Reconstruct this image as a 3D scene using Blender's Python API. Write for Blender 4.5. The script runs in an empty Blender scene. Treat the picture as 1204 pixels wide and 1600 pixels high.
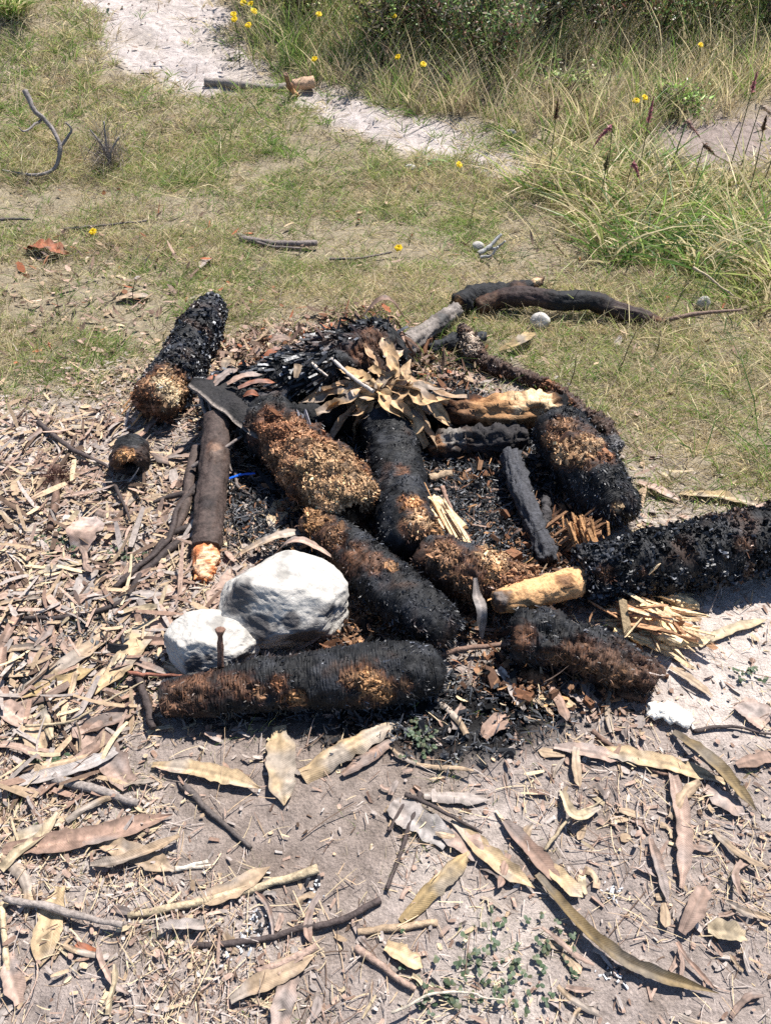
import bpy, bmesh, math
import numpy as np

SC = bpy.context.scene
COL = SC.collection
rng = np.random.default_rng(11)

# ------------------------------------------------------------------ camera
CAM = np.array([0.0, 0.0, 1.45])
PITCH = math.radians(44.0)
FPX, CX, CY = 1209.0, 602.0, 800.0          # focal length and centre, in pixels of the 1204 x 1600 photograph
FWD = np.array([0.0, math.cos(PITCH), -math.sin(PITCH)])
UPV = np.array([0.0, math.sin(PITCH), math.cos(PITCH)])
RGT = np.array([1.0, 0.0, 0.0])
cd = bpy.data.cameras.new("camera")
cam = bpy.data.objects.new("camera", cd)
COL.objects.link(cam)
cam.location = CAM
cam.rotation_euler = (math.pi / 2 - PITCH, 0, 0)
cd.sensor_fit = 'VERTICAL'
cd.sensor_height = 24.0
cd.lens = 24.0 * FPX / 1600.0
cd.clip_start = 0.02
cd.clip_end = 500
SC.camera = cam

# ------------------------------------------------------------------ light
SUN_EL = math.radians(60.0)
SUN_AZ = math.radians(38.0)                   # from +Y (away from the camera) towards +X
w = bpy.data.worlds.new("World"); SC.world = w; w.use_nodes = True
nt = w.node_tree
sky = nt.nodes.new("ShaderNodeTexSky"); sky.sky_type = 'NISHITA'; sky.sun_disc = False
sky.sun_elevation = SUN_EL; sky.sun_rotation = SUN_AZ; sky.altitude = 3000
nt.links.new(sky.outputs[0], nt.nodes["Background"].inputs[0])
nt.nodes["Background"].inputs[1].default_value = 0.09
sl = bpy.data.lights.new("sun", 'SUN'); sl.energy = 4.6; sl.angle = math.radians(0.53); sl.color = (1.0, 0.965, 0.925)
so = bpy.data.objects.new("sun", sl); COL.objects.link(so)
so.rotation_euler = (math.pi / 2 - SUN_EL, 0, math.pi - SUN_AZ)
so.location = (3, 4, 8)
SC.view_settings.view_transform = 'Standard'
SC.view_settings.look = 'None'
SC.view_settings.exposure = 1.17
SC.view_settings.gamma = 1.0
SC.cycles.max_bounces = 5
SC.cycles.diffuse_bounces = 3
SC.cycles.glossy_bounces = 2
SC.cycles.transmission_bounces = 2
SC.cycles.caustics_reflective = False
SC.cycles.caustics_refractive = False
SC.cycles.use_denoising = False

# ------------------------------------------------------------------ maths helpers
def sstep(a, b, x):
    t = np.clip((np.asarray(x, float) - a) / (b - a), 0, 1)
    return t * t * (3 - 2 * t)

def _hash(ix, iy, iz, seed):
    with np.errstate(over='ignore'):
        h = (ix.astype(np.int64) * 374761393 + iy.astype(np.int64) * 668265263 + iz.astype(np.int64) * 2147483647 + seed * 974711) & 0xffffffff
        h = ((h ^ (h >> 13)) * 1274126177) & 0xffffffff
        h = ((h ^ (h >> 16)) * 2246822519) & 0xffffffff
    return ((h ^ (h >> 15)) & 0xffffff) / float(0xffffff)

def vnoise(p, seed=0):
    p = np.asarray(p, float)
    f = np.floor(p); t = p - f; t = t * t * (3 - 2 * t); i = f.astype(np.int64)
    r = 0
    for dx in (0, 1):
        for dy in (0, 1):
            for dz in (0, 1):
                wgt = (t[..., 0] if dx else 1 - t[..., 0]) * (t[..., 1] if dy else 1 - t[..., 1]) * (t[..., 2] if dz else 1 - t[..., 2])
                r = r + wgt * _hash(i[..., 0] + dx, i[..., 1] + dy, i[..., 2] + dz, seed)
    return r * 2 - 1

def fbm(p, scale, oct=4, seed=0, gain=.5):
    p = np.asarray(p, float) * scale
    a, s, tot = 1.0, 0, 0
    for k in range(oct):
        s = s + a * vnoise(p + 17.3 * k, seed + k); tot += a
        p = p * 2.03; a *= gain
    return s / tot

def fbm2(x, y, scale, oct=3, seed=0):
    x = np.asarray(x, float); y = np.asarray(y, float)
    return fbm(np.stack([x, y, np.zeros_like(x) + .37], -1), scale, oct, seed)

def norm(v):
    v = np.asarray(v, float)
    return v / np.maximum(np.linalg.norm(v, axis=-1, keepdims=True), 1e-9)

# ------------------------------------------------------------------ terrain
def base(x, y):
    """smooth height of the ground: level round the fire, rising bank beyond"""
    x = np.asarray(x, float); y = np.asarray(y, float)
    d = np.maximum(y - 3.1 - 0.10 * x, 0)
    far = np.maximum(y - 10, 0)
    z = 0.20 * d * d / (d + 0.7)
    z = z - 0.16 * far * far / (far + 8)
    z = z + 0.22 * np.exp(-((x + 2.6) / .9) ** 2 - ((y - 5.4) / 1.3) ** 2)
    return z

def ground(x, y):
    x = np.asarray(x, float); y = np.asarray(y, float)
    k = sstep(2.0, 4.0, y)
    return base(x, y) + (0.010 + .02 * k) * fbm2(x, y, 2.3, 3, 5) + 0.006 * fbm2(x, y, 14, 3, 6)

def at(px, py, z=0.0):
    """the point seen at a photograph pixel whose height above the ground is z"""
    px = np.asarray(px, float); py = np.asarray(py, float)
    d = FWD + RGT * ((px - CX) / FPX)[..., None] + UPV * ((CY - py) / FPX)[..., None]
    lo = np.full(px.shape, .2); hi = np.full(px.shape, 14.0)
    for _ in range(44):
        m = (lo + hi) / 2
        P = CAM + d * m[..., None]
        above = P[..., 2] - base(P[..., 0], P[..., 1]) - z > 0
        lo = np.where(above, m, lo); hi = np.where(above, hi, m)
    return CAM + d * ((lo + hi) / 2)[..., None]

def depth(P):
    return (np.asarray(P) - CAM) @ FWD

def project(P):
    q = np.asarray(P) - CAM; dz = q @ FWD
    return np.stack([CX + FPX * (q @ RGT) / dz, CY - FPX * (q @ UPV) / dz], -1), dz

class Zone:
    def __init__(self, px, soft):
        px = np.array(px, float)
        self.p = at(px[:, 0], px[:, 1])[:, :2]; self.soft = soft
    def __call__(self, x, y, wob=1.0):
        P = np.stack([np.asarray(x, float), np.asarray(y, float)], -1)
        sh = P.shape[:-1]; P = P.reshape(-1, 2)
        a = self.p; b = np.roll(a, -1, 0)
        dmin = np.full(len(P), 1e9); ins = np.zeros(len(P), bool)
        for (ax, ay), (bx, by) in zip(a, b):
            ex, ey = bx - ax, by - ay
            t = np.clip(((P[:, 0] - ax) * ex + (P[:, 1] - ay) * ey) / (ex * ex + ey * ey + 1e-12), 0, 1)
            dmin = np.minimum(dmin, np.hypot(P[:, 0] - ax - t * ex, P[:, 1] - ay - t * ey))
            cr = (ay > P[:, 1]) != (by > P[:, 1])
            with np.errstate(divide='ignore', invalid='ignore'):
                ins ^= cr & (P[:, 0] < ex * (P[:, 1] - ay) / (ey if ey else 1e-12) + ax)
        sd = np.where(ins, -dmin, dmin) + wob * self.soft * 1.2 * fbm2(P[:, 0], P[:, 1], 1.0 / max(self.soft * 1.6, .05), 3, 31)
        return (1 - sstep(-self.soft, self.soft, sd)).reshape(sh)

Z_PATH = Zone([(95, -30), (345, -30), (360, 60), (405, 110), (500, 140), (620, 180), (770, 212), (860, 250), (850, 282), (735, 275), (640, 232), (500, 190), (420, 152), (300, 140), (200, 108), (150, 60)], .12)
Z_FARPATCH = Zone([(1030, 200), (1150, 180), (1330, 150), (1330, 290), (1120, 290), (1040, 262)], .10)
Z_GRASS = Zone([(-500, -60), (1700, -60), (1700, 830), (1204, 800), (1090, 780), (1010, 765), (965, 690), (890, 625), (700, 575), (570, 500), (430, 505), (345, 560), (215, 600), (120, 615), (0, 600), (-500, 610)], .2)
Z_TALL = Zone([(850, 260), (1000, 262), (1120, 292), (1210, 280), (1500, 260), (1600, 480), (1204, 470), (1100, 430), (960, 400), (870, 330)], .16)
Z_BANK = Zone([(345, -60), (1800, -60), (1700, 150), (1204, 185), (1000, 250), (860, 245), (770, 205), (620, 172), (500, 130), (410, 105)], .10)
Z_CHAR = Zone([(360, 630), (560, 590), (700, 610), (870, 650), (940, 760), (900, 870), (760, 900), (560, 890), (450, 880), (370, 870), (345, 760)], .06)
Z_CHAR2 = Zone([(265, 1112), (700, 1070), (900, 1040), (900, 1130), (790, 1190), (690, 1190), (400, 1132)], .04)
Z_CHAR3 = Zone([(-60, 1000), (110, 960), (240, 1020), (200, 1120), (60, 1180), (-60, 1160)], .06)
Z_BARE = Zone([(250, 1128), (620, 1112), (680, 1200), (620, 1340), (560, 1400), (430, 1390), (300, 1350), (260, 1240)], .05)
Z_PALE = Zone([(1010, 960), (1400, 860), (1400, 1150), (1090, 1150), (1020, 1060)], .06)
Z_PALE2 = Zone([(-200, 630), (60, 640), (80, 740), (-200, 770)], .06)
Z_CLOVER = Zone([(660, 1480), (840, 1440), (930, 1500), (900, 1580), (700, 1590)], .05)

# ------------------------------------------------------------------ mesh helpers
def make_mesh(name, V, quads=None, tris=None, col=None, smooth=True, luv=None):
    me = bpy.data.meshes.new(name)
    V = np.ascontiguousarray(V, np.float32).reshape(-1, 3)
    loops, starts, n = [], [], 0
    if quads is not None and len(quads):
        q = np.asarray(quads, np.int32).reshape(-1, 4); loops.append(q.ravel()); starts.append(np.arange(len(q)) * 4); n = q.size
    if tris is not None and len(tris):
        t = np.asarray(tris, np.int32).reshape(-1, 3); loops.append(t.ravel()); starts.append(n + np.arange(len(t)) * 3)
    loops = np.concatenate(loops).astype(np.int32); starts = np.concatenate(starts).astype(np.int32)
    me.vertices.add(len(V)); me.vertices.foreach_set('co', V.ravel())
    me.loops.add(len(loops)); me.loops.foreach_set('vertex_index', loops)
    me.polygons.add(len(starts)); me.polygons.foreach_set('loop_start', starts)
    me.update(calc_edges=True)
    me.polygons.foreach_set('use_smooth', np.full(len(starts), bool(smooth)))
    if col is not None:
        a = me.attributes.new('Col', 'FLOAT_COLOR', 'POINT')
        c = np.ones((len(V), 4), np.float32); c[:, :3] = np.clip(np.asarray(col).reshape(-1, 3), 0, 1)
        a.data.foreach_set('color', c.ravel())
    if luv is not None:
        a = me.attributes.new('leafuv', 'FLOAT_VECTOR', 'POINT')
        a.data.foreach_set('vector', np.ascontiguousarray(luv, np.float32).ravel())
    return me

class Geo:
    """collects arrays of vertices and faces for one mesh"""
    def __init__(s): s.V = []; s.Q = []; s.T = []; s.C = []; s.U = []; s.n = 0
    def add(s, V, quads=None, tris=None, col=(.5, .5, .5), luv=None):
        V = np.asarray(V, float).reshape(-1, 3)
        if quads is not None and len(quads): s.Q.append(np.asarray(quads).reshape(-1, 4) + s.n)
        if tris is not None and len(tris): s.T.append(np.asarray(tris).reshape(-1, 3) + s.n)
        col = np.asarray(col, float)
        s.C.append(np.broadcast_to(col, (len(V), 3)) if col.ndim == 1 else col.reshape(-1, 3))
        s.U.append(np.zeros_like(V) if luv is None else luv)
        s.V.append(V); s.n += len(V)
        return s
    def mesh(s, name, origin=(0, 0, 0), smooth=True, luv=False):
        return make_mesh(name, np.concatenate(s.V) - np.asarray(origin), np.concatenate(s.Q) if s.Q else None, np.concatenate(s.T) if s.T else None,
                         np.concatenate(s.C), smooth, np.concatenate(s.U) if luv else None)

def link(name, data, mat=None, parent=None, loc=(0, 0, 0)):
    o = bpy.data.objects.new(name, data); COL.objects.link(o)
    o.location = loc
    if mat is not None and not data.materials: data.materials.append(mat)
    if parent is not None: o.parent = parent
    return o

def tag(o, label=None, cat=None, group=None, kind=None):
    if label: o['label'] = label
    if cat: o['category'] = cat
    if group: o['group'] = group
    if kind: o['kind'] = kind
    return o

def thing(name, label, cat, loc, group=None):
    o = bpy.data.objects.new(name, None); COL.objects.link(o); o.location = loc; o.empty_display_size = .05
    return tag(o, label, cat, group)

def blades(P, D, S, L, W, B, prof, col, coltip=None, geo=None):
    """many tapering strips: base P, direction D, side S, length L, width W, bend vector B"""
    N = len(P); K = len(prof) - 1; t = np.linspace(0, 1, K + 1)
    L = np.broadcast_to(np.asarray(L, float), (N,)); W = np.broadcast_to(np.asarray(W, float), (N,))
    C = P[:, None] + D[:, None] * (L[:, None] * t)[..., None] + B[:, None] * (L[:, None] * t ** 2)[..., None]
    off = S[:, None] * (W[:, None] * np.asarray(prof)[None] * .5)[..., None]
    V = np.stack([C - off, C + off], 2)
    i = np.arange(N)[:, None] * (2 * (K + 1)) + np.arange(K)[None] * 2
    q = np.stack([i, i + 1, i + 3, i + 2], -1).reshape(-1, 4)
    col = np.broadcast_to(np.asarray(col, float), (N, 3))
    ct = col if coltip is None else np.broadcast_to(np.asarray(coltip, float), (N, 3))
    cc = col[:, None] * (1 - t)[None, :, None] + ct[:, None] * t[None, :, None]
    cc = np.repeat(cc[:, :, None], 2, 2)
    g = geo or Geo()
    return g.add(V, q, col=cc.reshape(-1, 3))

BOXQ = np.array([[0, 1, 3, 2], [4, 6, 7, 5], [0, 4, 5, 1], [2, 3, 7, 6], [0, 2, 6, 4], [1, 5, 7, 3]])
def shards(P, A, U, size, col, geo=None, jit=.25):
    """many little angular pieces: centre P, long axis A, up U, size (N,3)"""
    N = len(P); A = norm(A); Sd = norm(np.cross(U, A)); U = np.cross(A, Sd)
    c = np.array([[x, y, z] for x in (-1, 1) for y in (-1, 1) for z in (-1, 1)], float) * .5
    c = c[None] * (1 + jit * rng.uniform(-1, 1, (N, 8, 3)) * 1.6) * np.asarray(size)[:, None]
    V = P[:, None] + c[..., :1] * A[:, None] + c[..., 1:2] * Sd[:, None] + c[..., 2:] * U[:, None]
    q = (np.arange(N)[:, None, None] * 8 + BOXQ[None]).reshape(-1, 4)
    g = geo or Geo()
    return g.add(V, q, col=np.repeat(np.broadcast_to(col, (N, 3))[:, None], 8, 1).reshape(-1, 3))

def catmull(pts, n):
    pts = np.asarray(pts, float)
    if len(pts) == 2: pts = np.stack([pts[0], pts[0] * .5 + pts[1] * .5, pts[1]])
    p = np.concatenate([[2 * pts[0] - pts[1]], pts, [2 * pts[-1] - pts[-2]]])
    m = len(pts) - 1
    t = np.linspace(0, m, n); k = np.minimum(t.astype(int), m - 1); f = (t - k)[:, None]
    a, b, c, d = p[k], p[k + 1], p[k + 2], p[k + 3]
    return .5 * (2 * b + (c - a) * f + (2 * a - 5 * b + 4 * c - d) * f ** 2 + (3 * b - a - 3 * c + d) * f ** 3)

def frames(C):
    T = norm(np.gradient(C, axis=0))
    z = np.array([0, 0, 1.0]); N = z - T * (T @ z)[:, None]
    bad = np.linalg.norm(N, axis=1) < .15
    N[bad] = np.array([0, -1.0, 0]) - T[bad] * (T[bad] @ np.array([0, -1.0, 0]))[:, None]
    N = norm(N)
    return T, N, np.cross(T, N)

CAPS = {'round': [(.96, .14), (.84, .32), (.6, .47), (.3, .55), (.02, .57)],
        'flat': [(.97, .03), (.8, .07), (.55, .02), (.25, .06), (.02, .03)],
        'ragged': [(.93, .12), (.7, .30), (.45, .18), (.2, .35), (.02, .25)],
        'hollow': [(.95, .08), (.75, .16), (.44, .12), (.40, -.4), (.34, -1.0), (.02, -1.2)],
        'point': [(.7, .5), (.4, 1.1), (.2, 1.6), (.08, 2.0), (.01, 2.2)]}
def tube(C, R, nseg=14, caps=('flat', 'flat'), disp=.06, dscale=9, seed=0, fine=.03, groove=0, squash=1.0, rv=1.6):
    """closed tube along C with radii R; returns verts, quads, tris, u, ring tangent per vertex"""
    C = np.asarray(C, float); n = len(C); R = np.broadcast_to(np.asarray(R, float), (n,))
    T, N, B = frames(C)
    R = R * (1 + rv * disp * fbm(np.stack([np.linspace(0, 1, n) * 7 * min(2, max(1, n / 60)), np.full(n, seed * 1.7), np.zeros(n)], -1), 1., 3, seed + 31))
    rings = []; us = []; tang = []
    for sc, off in reversed(CAPS[caps[0]]): rings.append((C[0] - T[0] * off * R[0], N[0], B[0], R[0] * sc)); us.append(-off); tang.append(T[0])
    for k in range(n): rings.append((C[k], N[k], B[k], R[k])); us.append(k / (n - 1)); tang.append(T[k])
    for sc, off in CAPS[caps[1]]: rings.append((C[-1] + T[-1] * off * R[-1], N[-1], B[-1], R[-1] * sc)); us.append(1 + off); tang.append(T[-1])
    th = np.linspace(0, 2 * math.pi, nseg, endpoint=False)
    V = np.stack([c + r * (np.cos(th)[:, None] * nn * squash + np.sin(th)[:, None] * bb) for c, nn, bb, r in rings])
    cen = np.stack([r[0] for r in rings])[:, None]; rr = np.array([r[3] for r in rings])[:, None, None]
    dirv = norm(V - cen)
    rm = R.mean()
    d = disp * fbm(V, dscale * .05 / rm, 3, seed) + fine * fbm(V, dscale * .35 / rm, 3, seed + 9)
    if groove: d = d + groove * fbm(np.stack([np.cos(th) * 3.4 + 0 * V[..., 0], np.sin(th) * 3.4 + 0 * V[..., 0], np.array(us)[:, None] * 4 + 0 * V[..., 0]], -1), 1.9, 4, seed + 4, .65)
    V = V + dirv * (d[..., None] * 2 * np.maximum(rr, rm * .35))
    tg = np.stack(tang); V = V + tg[:, None] * 0
    for k in list(range(5)) + list(range(len(rings) - 5, len(rings))):
        V[k] += tg[k] * (disp * 1.6 * rm * fbm(V[k], dscale * .2 / rm, 2, seed + 3))[:, None]
    m = len(rings)
    i = np.arange(m - 1)[:, None] * nseg; j = np.arange(nseg)[None]; j2 = (j + 1) % nseg
    q = np.stack([i + j, i + j2, i + nseg + j2, i + nseg + j], -1).reshape(-1, 4)
    u = np.repeat(np.array(us), nseg); tt = np.repeat(tg, nseg, 0)
    return V.reshape(-1, 3), q, None, u, tt

# ------------------------------------------------------------------ materials
def new_mat(name):
    m = bpy.data.materials.new(name); m.use_nodes = True
    nt = m.node_tree; bs = nt.nodes["Principled BSDF"]
    return m, nt, bs
def nd(nt, typ, **kw):
    n = nt.nodes.new(typ)
    for k, v in kw.items():
        if k.startswith('i_'):
            key = k[2:]
            n.inputs[int(key) if key.isdigit() else key].default_value = v
        else: setattr(n, k, v)
    return n
def attr_mat(name, rough=.75, spec=.3, nscale=80., namp=.4, bump=.3, bdist=.002, trans=0., veins=False, stretch=None, rvar=0.):
    m, nt, bs = new_mat(name); L = nt.links.new
    at_ = nd(nt, 'ShaderNodeAttribute', attribute_name='Col')
    geo = nd(nt, 'ShaderNodeNewGeometry')
    no = nd(nt, 'ShaderNodeTexNoise', i_Scale=nscale, i_Detail=5.0, i_Roughness=.65)
    L(geo.outputs['Position'], no.inputs['Vector'])
    mr = nd(nt, 'ShaderNodeMapRange'); mr.inputs['From Min'].default_value = .3; mr.inputs['From Max'].default_value = .7
    mr.inputs['To Min'].default_value = 1 - namp; mr.inputs['To Max'].default_value = 1 + namp
    L(no.outputs['Fac'], mr.inputs['Value'])
    fac = mr.outputs[0]; hgt = no.outputs['Fac']
    if veins:
        lu = nd(nt, 'ShaderNodeAttribute', attribute_name='leafuv')
        sp = nd(nt, 'ShaderNodeSeparateXYZ'); L(lu.outputs['Vector'], sp.inputs[0])
        ab = nd(nt, 'ShaderNodeMath', operation='ABSOLUTE'); L(sp.outputs['Y'], ab.inputs[0])
        mu = nd(nt, 'ShaderNodeMath', operation='MULTIPLY_ADD'); L(ab.outputs[0], mu.inputs[0]); mu.inputs[1].default_value = -.9; L(sp.outputs['X'], mu.inputs[2])
        ms = nd(nt, 'ShaderNodeMath', operation='MULTIPLY'); L(mu.outputs[0], ms.inputs[0]); ms.inputs[1].default_value = 1500.
        si = nd(nt, 'ShaderNodeMath', operation='SINE'); L(ms.outputs[0], si.inputs[0])
        s2 = nd(nt, 'ShaderNodeMath', operation='MULTIPLY_ADD'); L(si.outputs[0], s2.inputs[0]); s2.inputs[1].default_value = .025; L(fac, s2.inputs[2])
        fac = s2.outputs[0]
        h2 = nd(nt, 'ShaderNodeMath', operation='MULTIPLY_ADD'); L(si.outputs[0], h2.inputs[0]); h2.inputs[1].default_value = .12; L(hgt, h2.inputs[2])
        hgt = h2.outputs[0]
    mx = nd(nt, 'ShaderNodeVectorMath', operation='SCALE'); L(at_.outputs['Color'], mx.inputs[0]); L(fac, mx.inputs['Scale'])
    L(mx.outputs[0], bs.inputs['Base Color'])
    bs.inputs['Roughness'].default_value = rough
    if rvar:
        m2 = nd(nt, 'ShaderNodeMapRange'); m2.inputs['From Min'].default_value = .3; m2.inputs['From Max'].default_value = .7
        m2.inputs['To Min'].default_value = rough - rvar; m2.inputs['To Max'].default_value = rough + rvar
        n2 = nd(nt, 'ShaderNodeTexNoise', i_Scale=nscale * .6, i_Detail=3.0); L(geo.outputs['Position'], n2.inputs['Vector'])
        L(n2.outputs['Fac'], m2.inputs['Value']); L(m2.outputs[0], bs.inputs['Roughness'])
    bs.inputs['Specular IOR Level'].default_value = spec
    if bump:
        b = nd(nt, 'ShaderNodeBump', i_Strength=bump, i_Distance=bdist); L(hgt, b.inputs['Height']); L(b.outputs[0], bs.inputs['Normal'])
    if trans:
        tr = nd(nt, 'ShaderNodeBsdfTranslucent'); L(mx.outputs[0], tr.inputs['Color'])
        ms_ = nd(nt, 'ShaderNodeMixShader', i_0=trans); L(bs.outputs[0], ms_.inputs[1]); L(tr.outputs[0], ms_.inputs[2])
        L(ms_.outputs[0], nt.nodes['Material Output'].inputs['Surface'])
    return m

M_CHAR = attr_mat('charred_fibre', rough=.42, spec=.5, nscale=160, namp=.5, bump=.5, bdist=.002, rvar=.15)
M_BODY = attr_mat('charred_trunk', rough=.75, spec=.3, nscale=120, namp=.6, bump=.9, bdist=.006)
M_RIDGE = attr_mat('ridged_char', rough=.66, spec=.28, nscale=170, namp=.6, bump=.7, bdist=.003, rvar=.12)
M_WOOD = attr_mat('broken_wood', rough=.85, spec=.15, nscale=150, namp=.4, bump=.8, bdist=.004)
M_BARK = attr_mat('bark', rough=.7, spec=.25, nscale=110, namp=.5, bump=.8, bdist=.004)
M_LEAF = attr_mat('dry_leaf', rough=.65, spec=.3, nscale=70, namp=.38, bump=.5, bdist=.0012, trans=.12, veins=True)
M_LITTER = attr_mat('litter', rough=.8, spec=.2, nscale=120, namp=.35, bump=.3, bdist=.001, trans=.08)
M_GRASS = attr_mat('grass_blade', rough=.5, spec=.35, nscale=30, namp=.25, bump=0, trans=.4)
M_FOL = attr_mat('shrub_leaf', rough=.5, spec=.4, nscale=30, namp=.3, bump=0, trans=.2)
M_COAL = attr_mat('charcoal', rough=.5, spec=.4, nscale=200, namp=.5, bump=.4, bdist=.001, rvar=.15)
M_PLASTIC = attr_mat('plastic', rough=.3, spec=.5, nscale=40, namp=.1, bump=0)
M_PETAL = attr_mat('petal', rough=.6, spec=.2, nscale=100, namp=.1, bump=0, trans=.25)

def ground_mat():
    m, nt, bs = new_mat('soil'); L = nt.links.new
    a = nd(nt, 'ShaderNodeAttribute', attribute_name='Col'); g = nd(nt, 'ShaderNodeNewGeometry')
    n1 = nd(nt, 'ShaderNodeTexNoise', i_Scale=28., i_Detail=8.0, i_Roughness=.7)
    n2 = nd(nt, 'ShaderNodeTexNoise', i_Scale=260., i_Detail=4.0, i_Roughness=.7)
    vo = nd(nt, 'ShaderNodeTexVoronoi', i_Scale=150.)
    for n in (n1, n2, vo): L(g.outputs['Position'], n.inputs['Vector'])
    r1 = nd(nt, 'ShaderNodeMapRange'); L(n1.outputs['Fac'], r1.inputs['Value'])
    for k, v in zip(('From Min', 'From Max', 'To Min', 'To Max'), (.3, .7, .62, 1.36)): r1.inputs[k].default_value = v
    r2 = nd(nt, 'ShaderNodeMapRange'); L(n2.outputs['Fac'], r2.inputs['Value'])
    for k, v in zip(('From Min', 'From Max', 'To Min', 'To Max'), (.3, .7, .7, 1.3)): r2.inputs[k].default_value = v
    mm = nd(nt, 'ShaderNodeMath', operation='MULTIPLY'); L(r1.outputs[0], mm.inputs[0]); L(r2.outputs[0], mm.inputs[1])
    s = nd(nt, 'ShaderNodeVectorMath', operation='SCALE'); L(a.outputs['Color'], s.inputs[0]); L(mm.outputs[0], s.inputs['Scale'])
    L(s.outputs[0], bs.inputs['Base Color']); bs.inputs['Roughness'].default_value = .95; bs.inputs['Specular IOR Level'].default_value = .1
    h = nd(nt, 'ShaderNodeMath', operation='MULTIPLY_ADD'); L(n1.outputs['Fac'], h.inputs[0]); h.inputs[1].default_value = 2.2; L(n2.outputs['Fac'], h.inputs[2])
    h2 = nd(nt, 'ShaderNodeMath', operation='MULTIPLY_ADD'); L(vo.outputs['Distance'], h2.inputs[0]); h2.inputs[1].default_value = -.5; L(h.outputs[0], h2.inputs[2])
    b = nd(nt, 'ShaderNodeBump', i_Strength=.8, i_Distance=.006); L(h2.outputs[0], b.inputs['Height']); L(b.outputs[0], bs.inputs['Normal'])
    return m
M_SOIL = ground_mat()

def rock_mat():
    m, nt, bs = new_mat('pale_stone'); L = nt.links.new
    a = nd(nt, 'ShaderNodeAttribute', attribute_name='Col'); g = nd(nt, 'ShaderNodeNewGeometry')
    n1 = nd(nt, 'ShaderNodeTexNoise', i_Scale=45., i_Detail=9.0, i_Roughness=.72)
    n2 = nd(nt, 'ShaderNodeTexNoise', i_Scale=16., i_Detail=6.0, i_Roughness=.6, i_Distortion=1.5)
    for n in (n1, n2): L(g.outputs['Position'], n.inputs['Vector'])
    r1 = nd(nt, 'ShaderNodeMapRange'); L(n1.outputs['Fac'], r1.inputs['Value'])
    for k, v in zip(('From Min', 'From Max', 'To Min', 'To Max'), (.36, .6, .84, 1.05)): r1.inputs[k].default_value = v
    s = nd(nt, 'ShaderNodeVectorMath', operation='SCALE'); L(a.outputs['Color'], s.inputs[0]); L(r1.outputs[0], s.inputs['Scale'])
    L(s.outputs[0], bs.inputs['Base Color']); bs.inputs['Roughness'].default_value = .9; bs.inputs['Specular IOR Level'].default_value = .15
    h = nd(nt, 'ShaderNodeMath', operation='MULTIPLY_ADD'); L(n2.outputs['Fac'], h.inputs[0]); h.inputs[1].default_value = 2.; L(n1.outputs['Fac'], h.inputs[2])
    b = nd(nt, 'ShaderNodeBump', i_Strength=.8, i_Distance=.005); L(h.outputs[0], b.inputs['Height']); L(b.outputs[0], bs.inputs['Normal'])
    return m
M_ROCK = rock_mat()

# ------------------------------------------------------------------ ground sheet
def axis_coords(a, b, step, lo, hi):
    c = list(np.arange(a, b + 1e-6, step)); s = step
    x = b
    while x < hi: s *= 1.35; x += s; c.append(x)
    x = a; s = step
    while x > lo: s *= 1.35; x -= s; c.insert(0, x)
    return np.array(c)
def zones(x, y):
    return dict(path=np.maximum(Z_PATH(x, y), .0), farp=Z_FARPATCH(x, y), grass=Z_GRASS(x, y), char=np.maximum(Z_CHAR(x, y), Z_CHAR2(x, y)),
                bare=Z_BARE(x, y), pale=np.maximum(Z_PALE(x, y), Z_PALE2(x, y)), tall=Z_TALL(x, y), bank=Z_BANK(x, y), ash=Z_CHAR3(x, y))
gx = axis_coords(-2.6, 2.6, .018, -120, 120); gy = axis_coords(.1, 5.6, .018, -60, 160)
GX, GY = np.meshgrid(gx, gy)
zn = zones(GX, GY)
def mix(c, k, w): return c * (1 - w[..., None]) + np.array(k) * w[..., None]
c = np.broadcast_to(np.array([.265, .218, .19]), GX.shape + (3,)).copy()
pn = fbm2(GX, GY, 5, 4, 71)
c = mix(c, (.42, .36, .315), sstep(-.1, .45, pn) * .6)
c = mix(c, (.13, .095, .07), sstep(.1, .5, fbm2(GX, GY, 9, 3, 77)) * .5)
c = mix(c, (.235, .195, .13), zn['grass'] * .9)
c = mix(c, (.48, .41, .36), zn['pale'] * .85)
c = mix(c, (.175, .135, .11), zn['bare'] * .7 * sstep(-.6, .3, pn))
c = mix(c, (.42, .365, .335), zn['path'] * (.7 + .3 * sstep(-.3, .3, pn)))
c = mix(c, (.30, .25, .22), zn['path'] * .4 * sstep(.05, .4, fbm2(GX, GY, 9, 4, 79)))
c = mix(c, (.25, .20, .18), zn['farp'] * .9)
c = mix(c, (.013, .012, .012), zn['char'] * sstep(-.9, -.4, fbm2(GX, GY, 7, 3, 73)))
c = mix(c, (.10, .098, .096), zn['char'] * .7 * sstep(.12, .4, fbm2(GX, GY, 15, 4, 75)))
c = mix(c, (.03, .027, .025), zn['ash'] * sstep(-.1, .3, fbm2(GX, GY, 9, 3, 74)) * .8)
HZ = ground(GX, GY) - .012 * zn['path'] + .03 * fbm2(GX, GY, 7, 4, 9) * zn['path']
ny, nx = GX.shape
i = np.arange(ny - 1)[:, None] * nx + np.arange(nx - 1)[None]
gq = np.stack([i, i + 1, i + nx + 1, i + nx], -1).reshape(-1, 4)
tag(link('ground', make_mesh('ground', np.stack([GX, GY, HZ], -1), gq, col=c), M_SOIL), kind='structure')
# the sandy path: its own thin sheet on the ground
pv = zn['path']; pq = gq[(pv.reshape(-1)[gq] > .5).all(1)]
used = np.unique(pq); remap = np.zeros(nx * ny, int); remap[used] = np.arange(len(used))
PV = np.stack([GX, GY, HZ + .001 + .004 * sstep(.5, .9, pv)], -1).reshape(-1, 3)[used]
tag(link('path', make_mesh('path', PV, remap[pq], col=c.reshape(-1, 3)[used]), M_SOIL), kind='structure')

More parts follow.
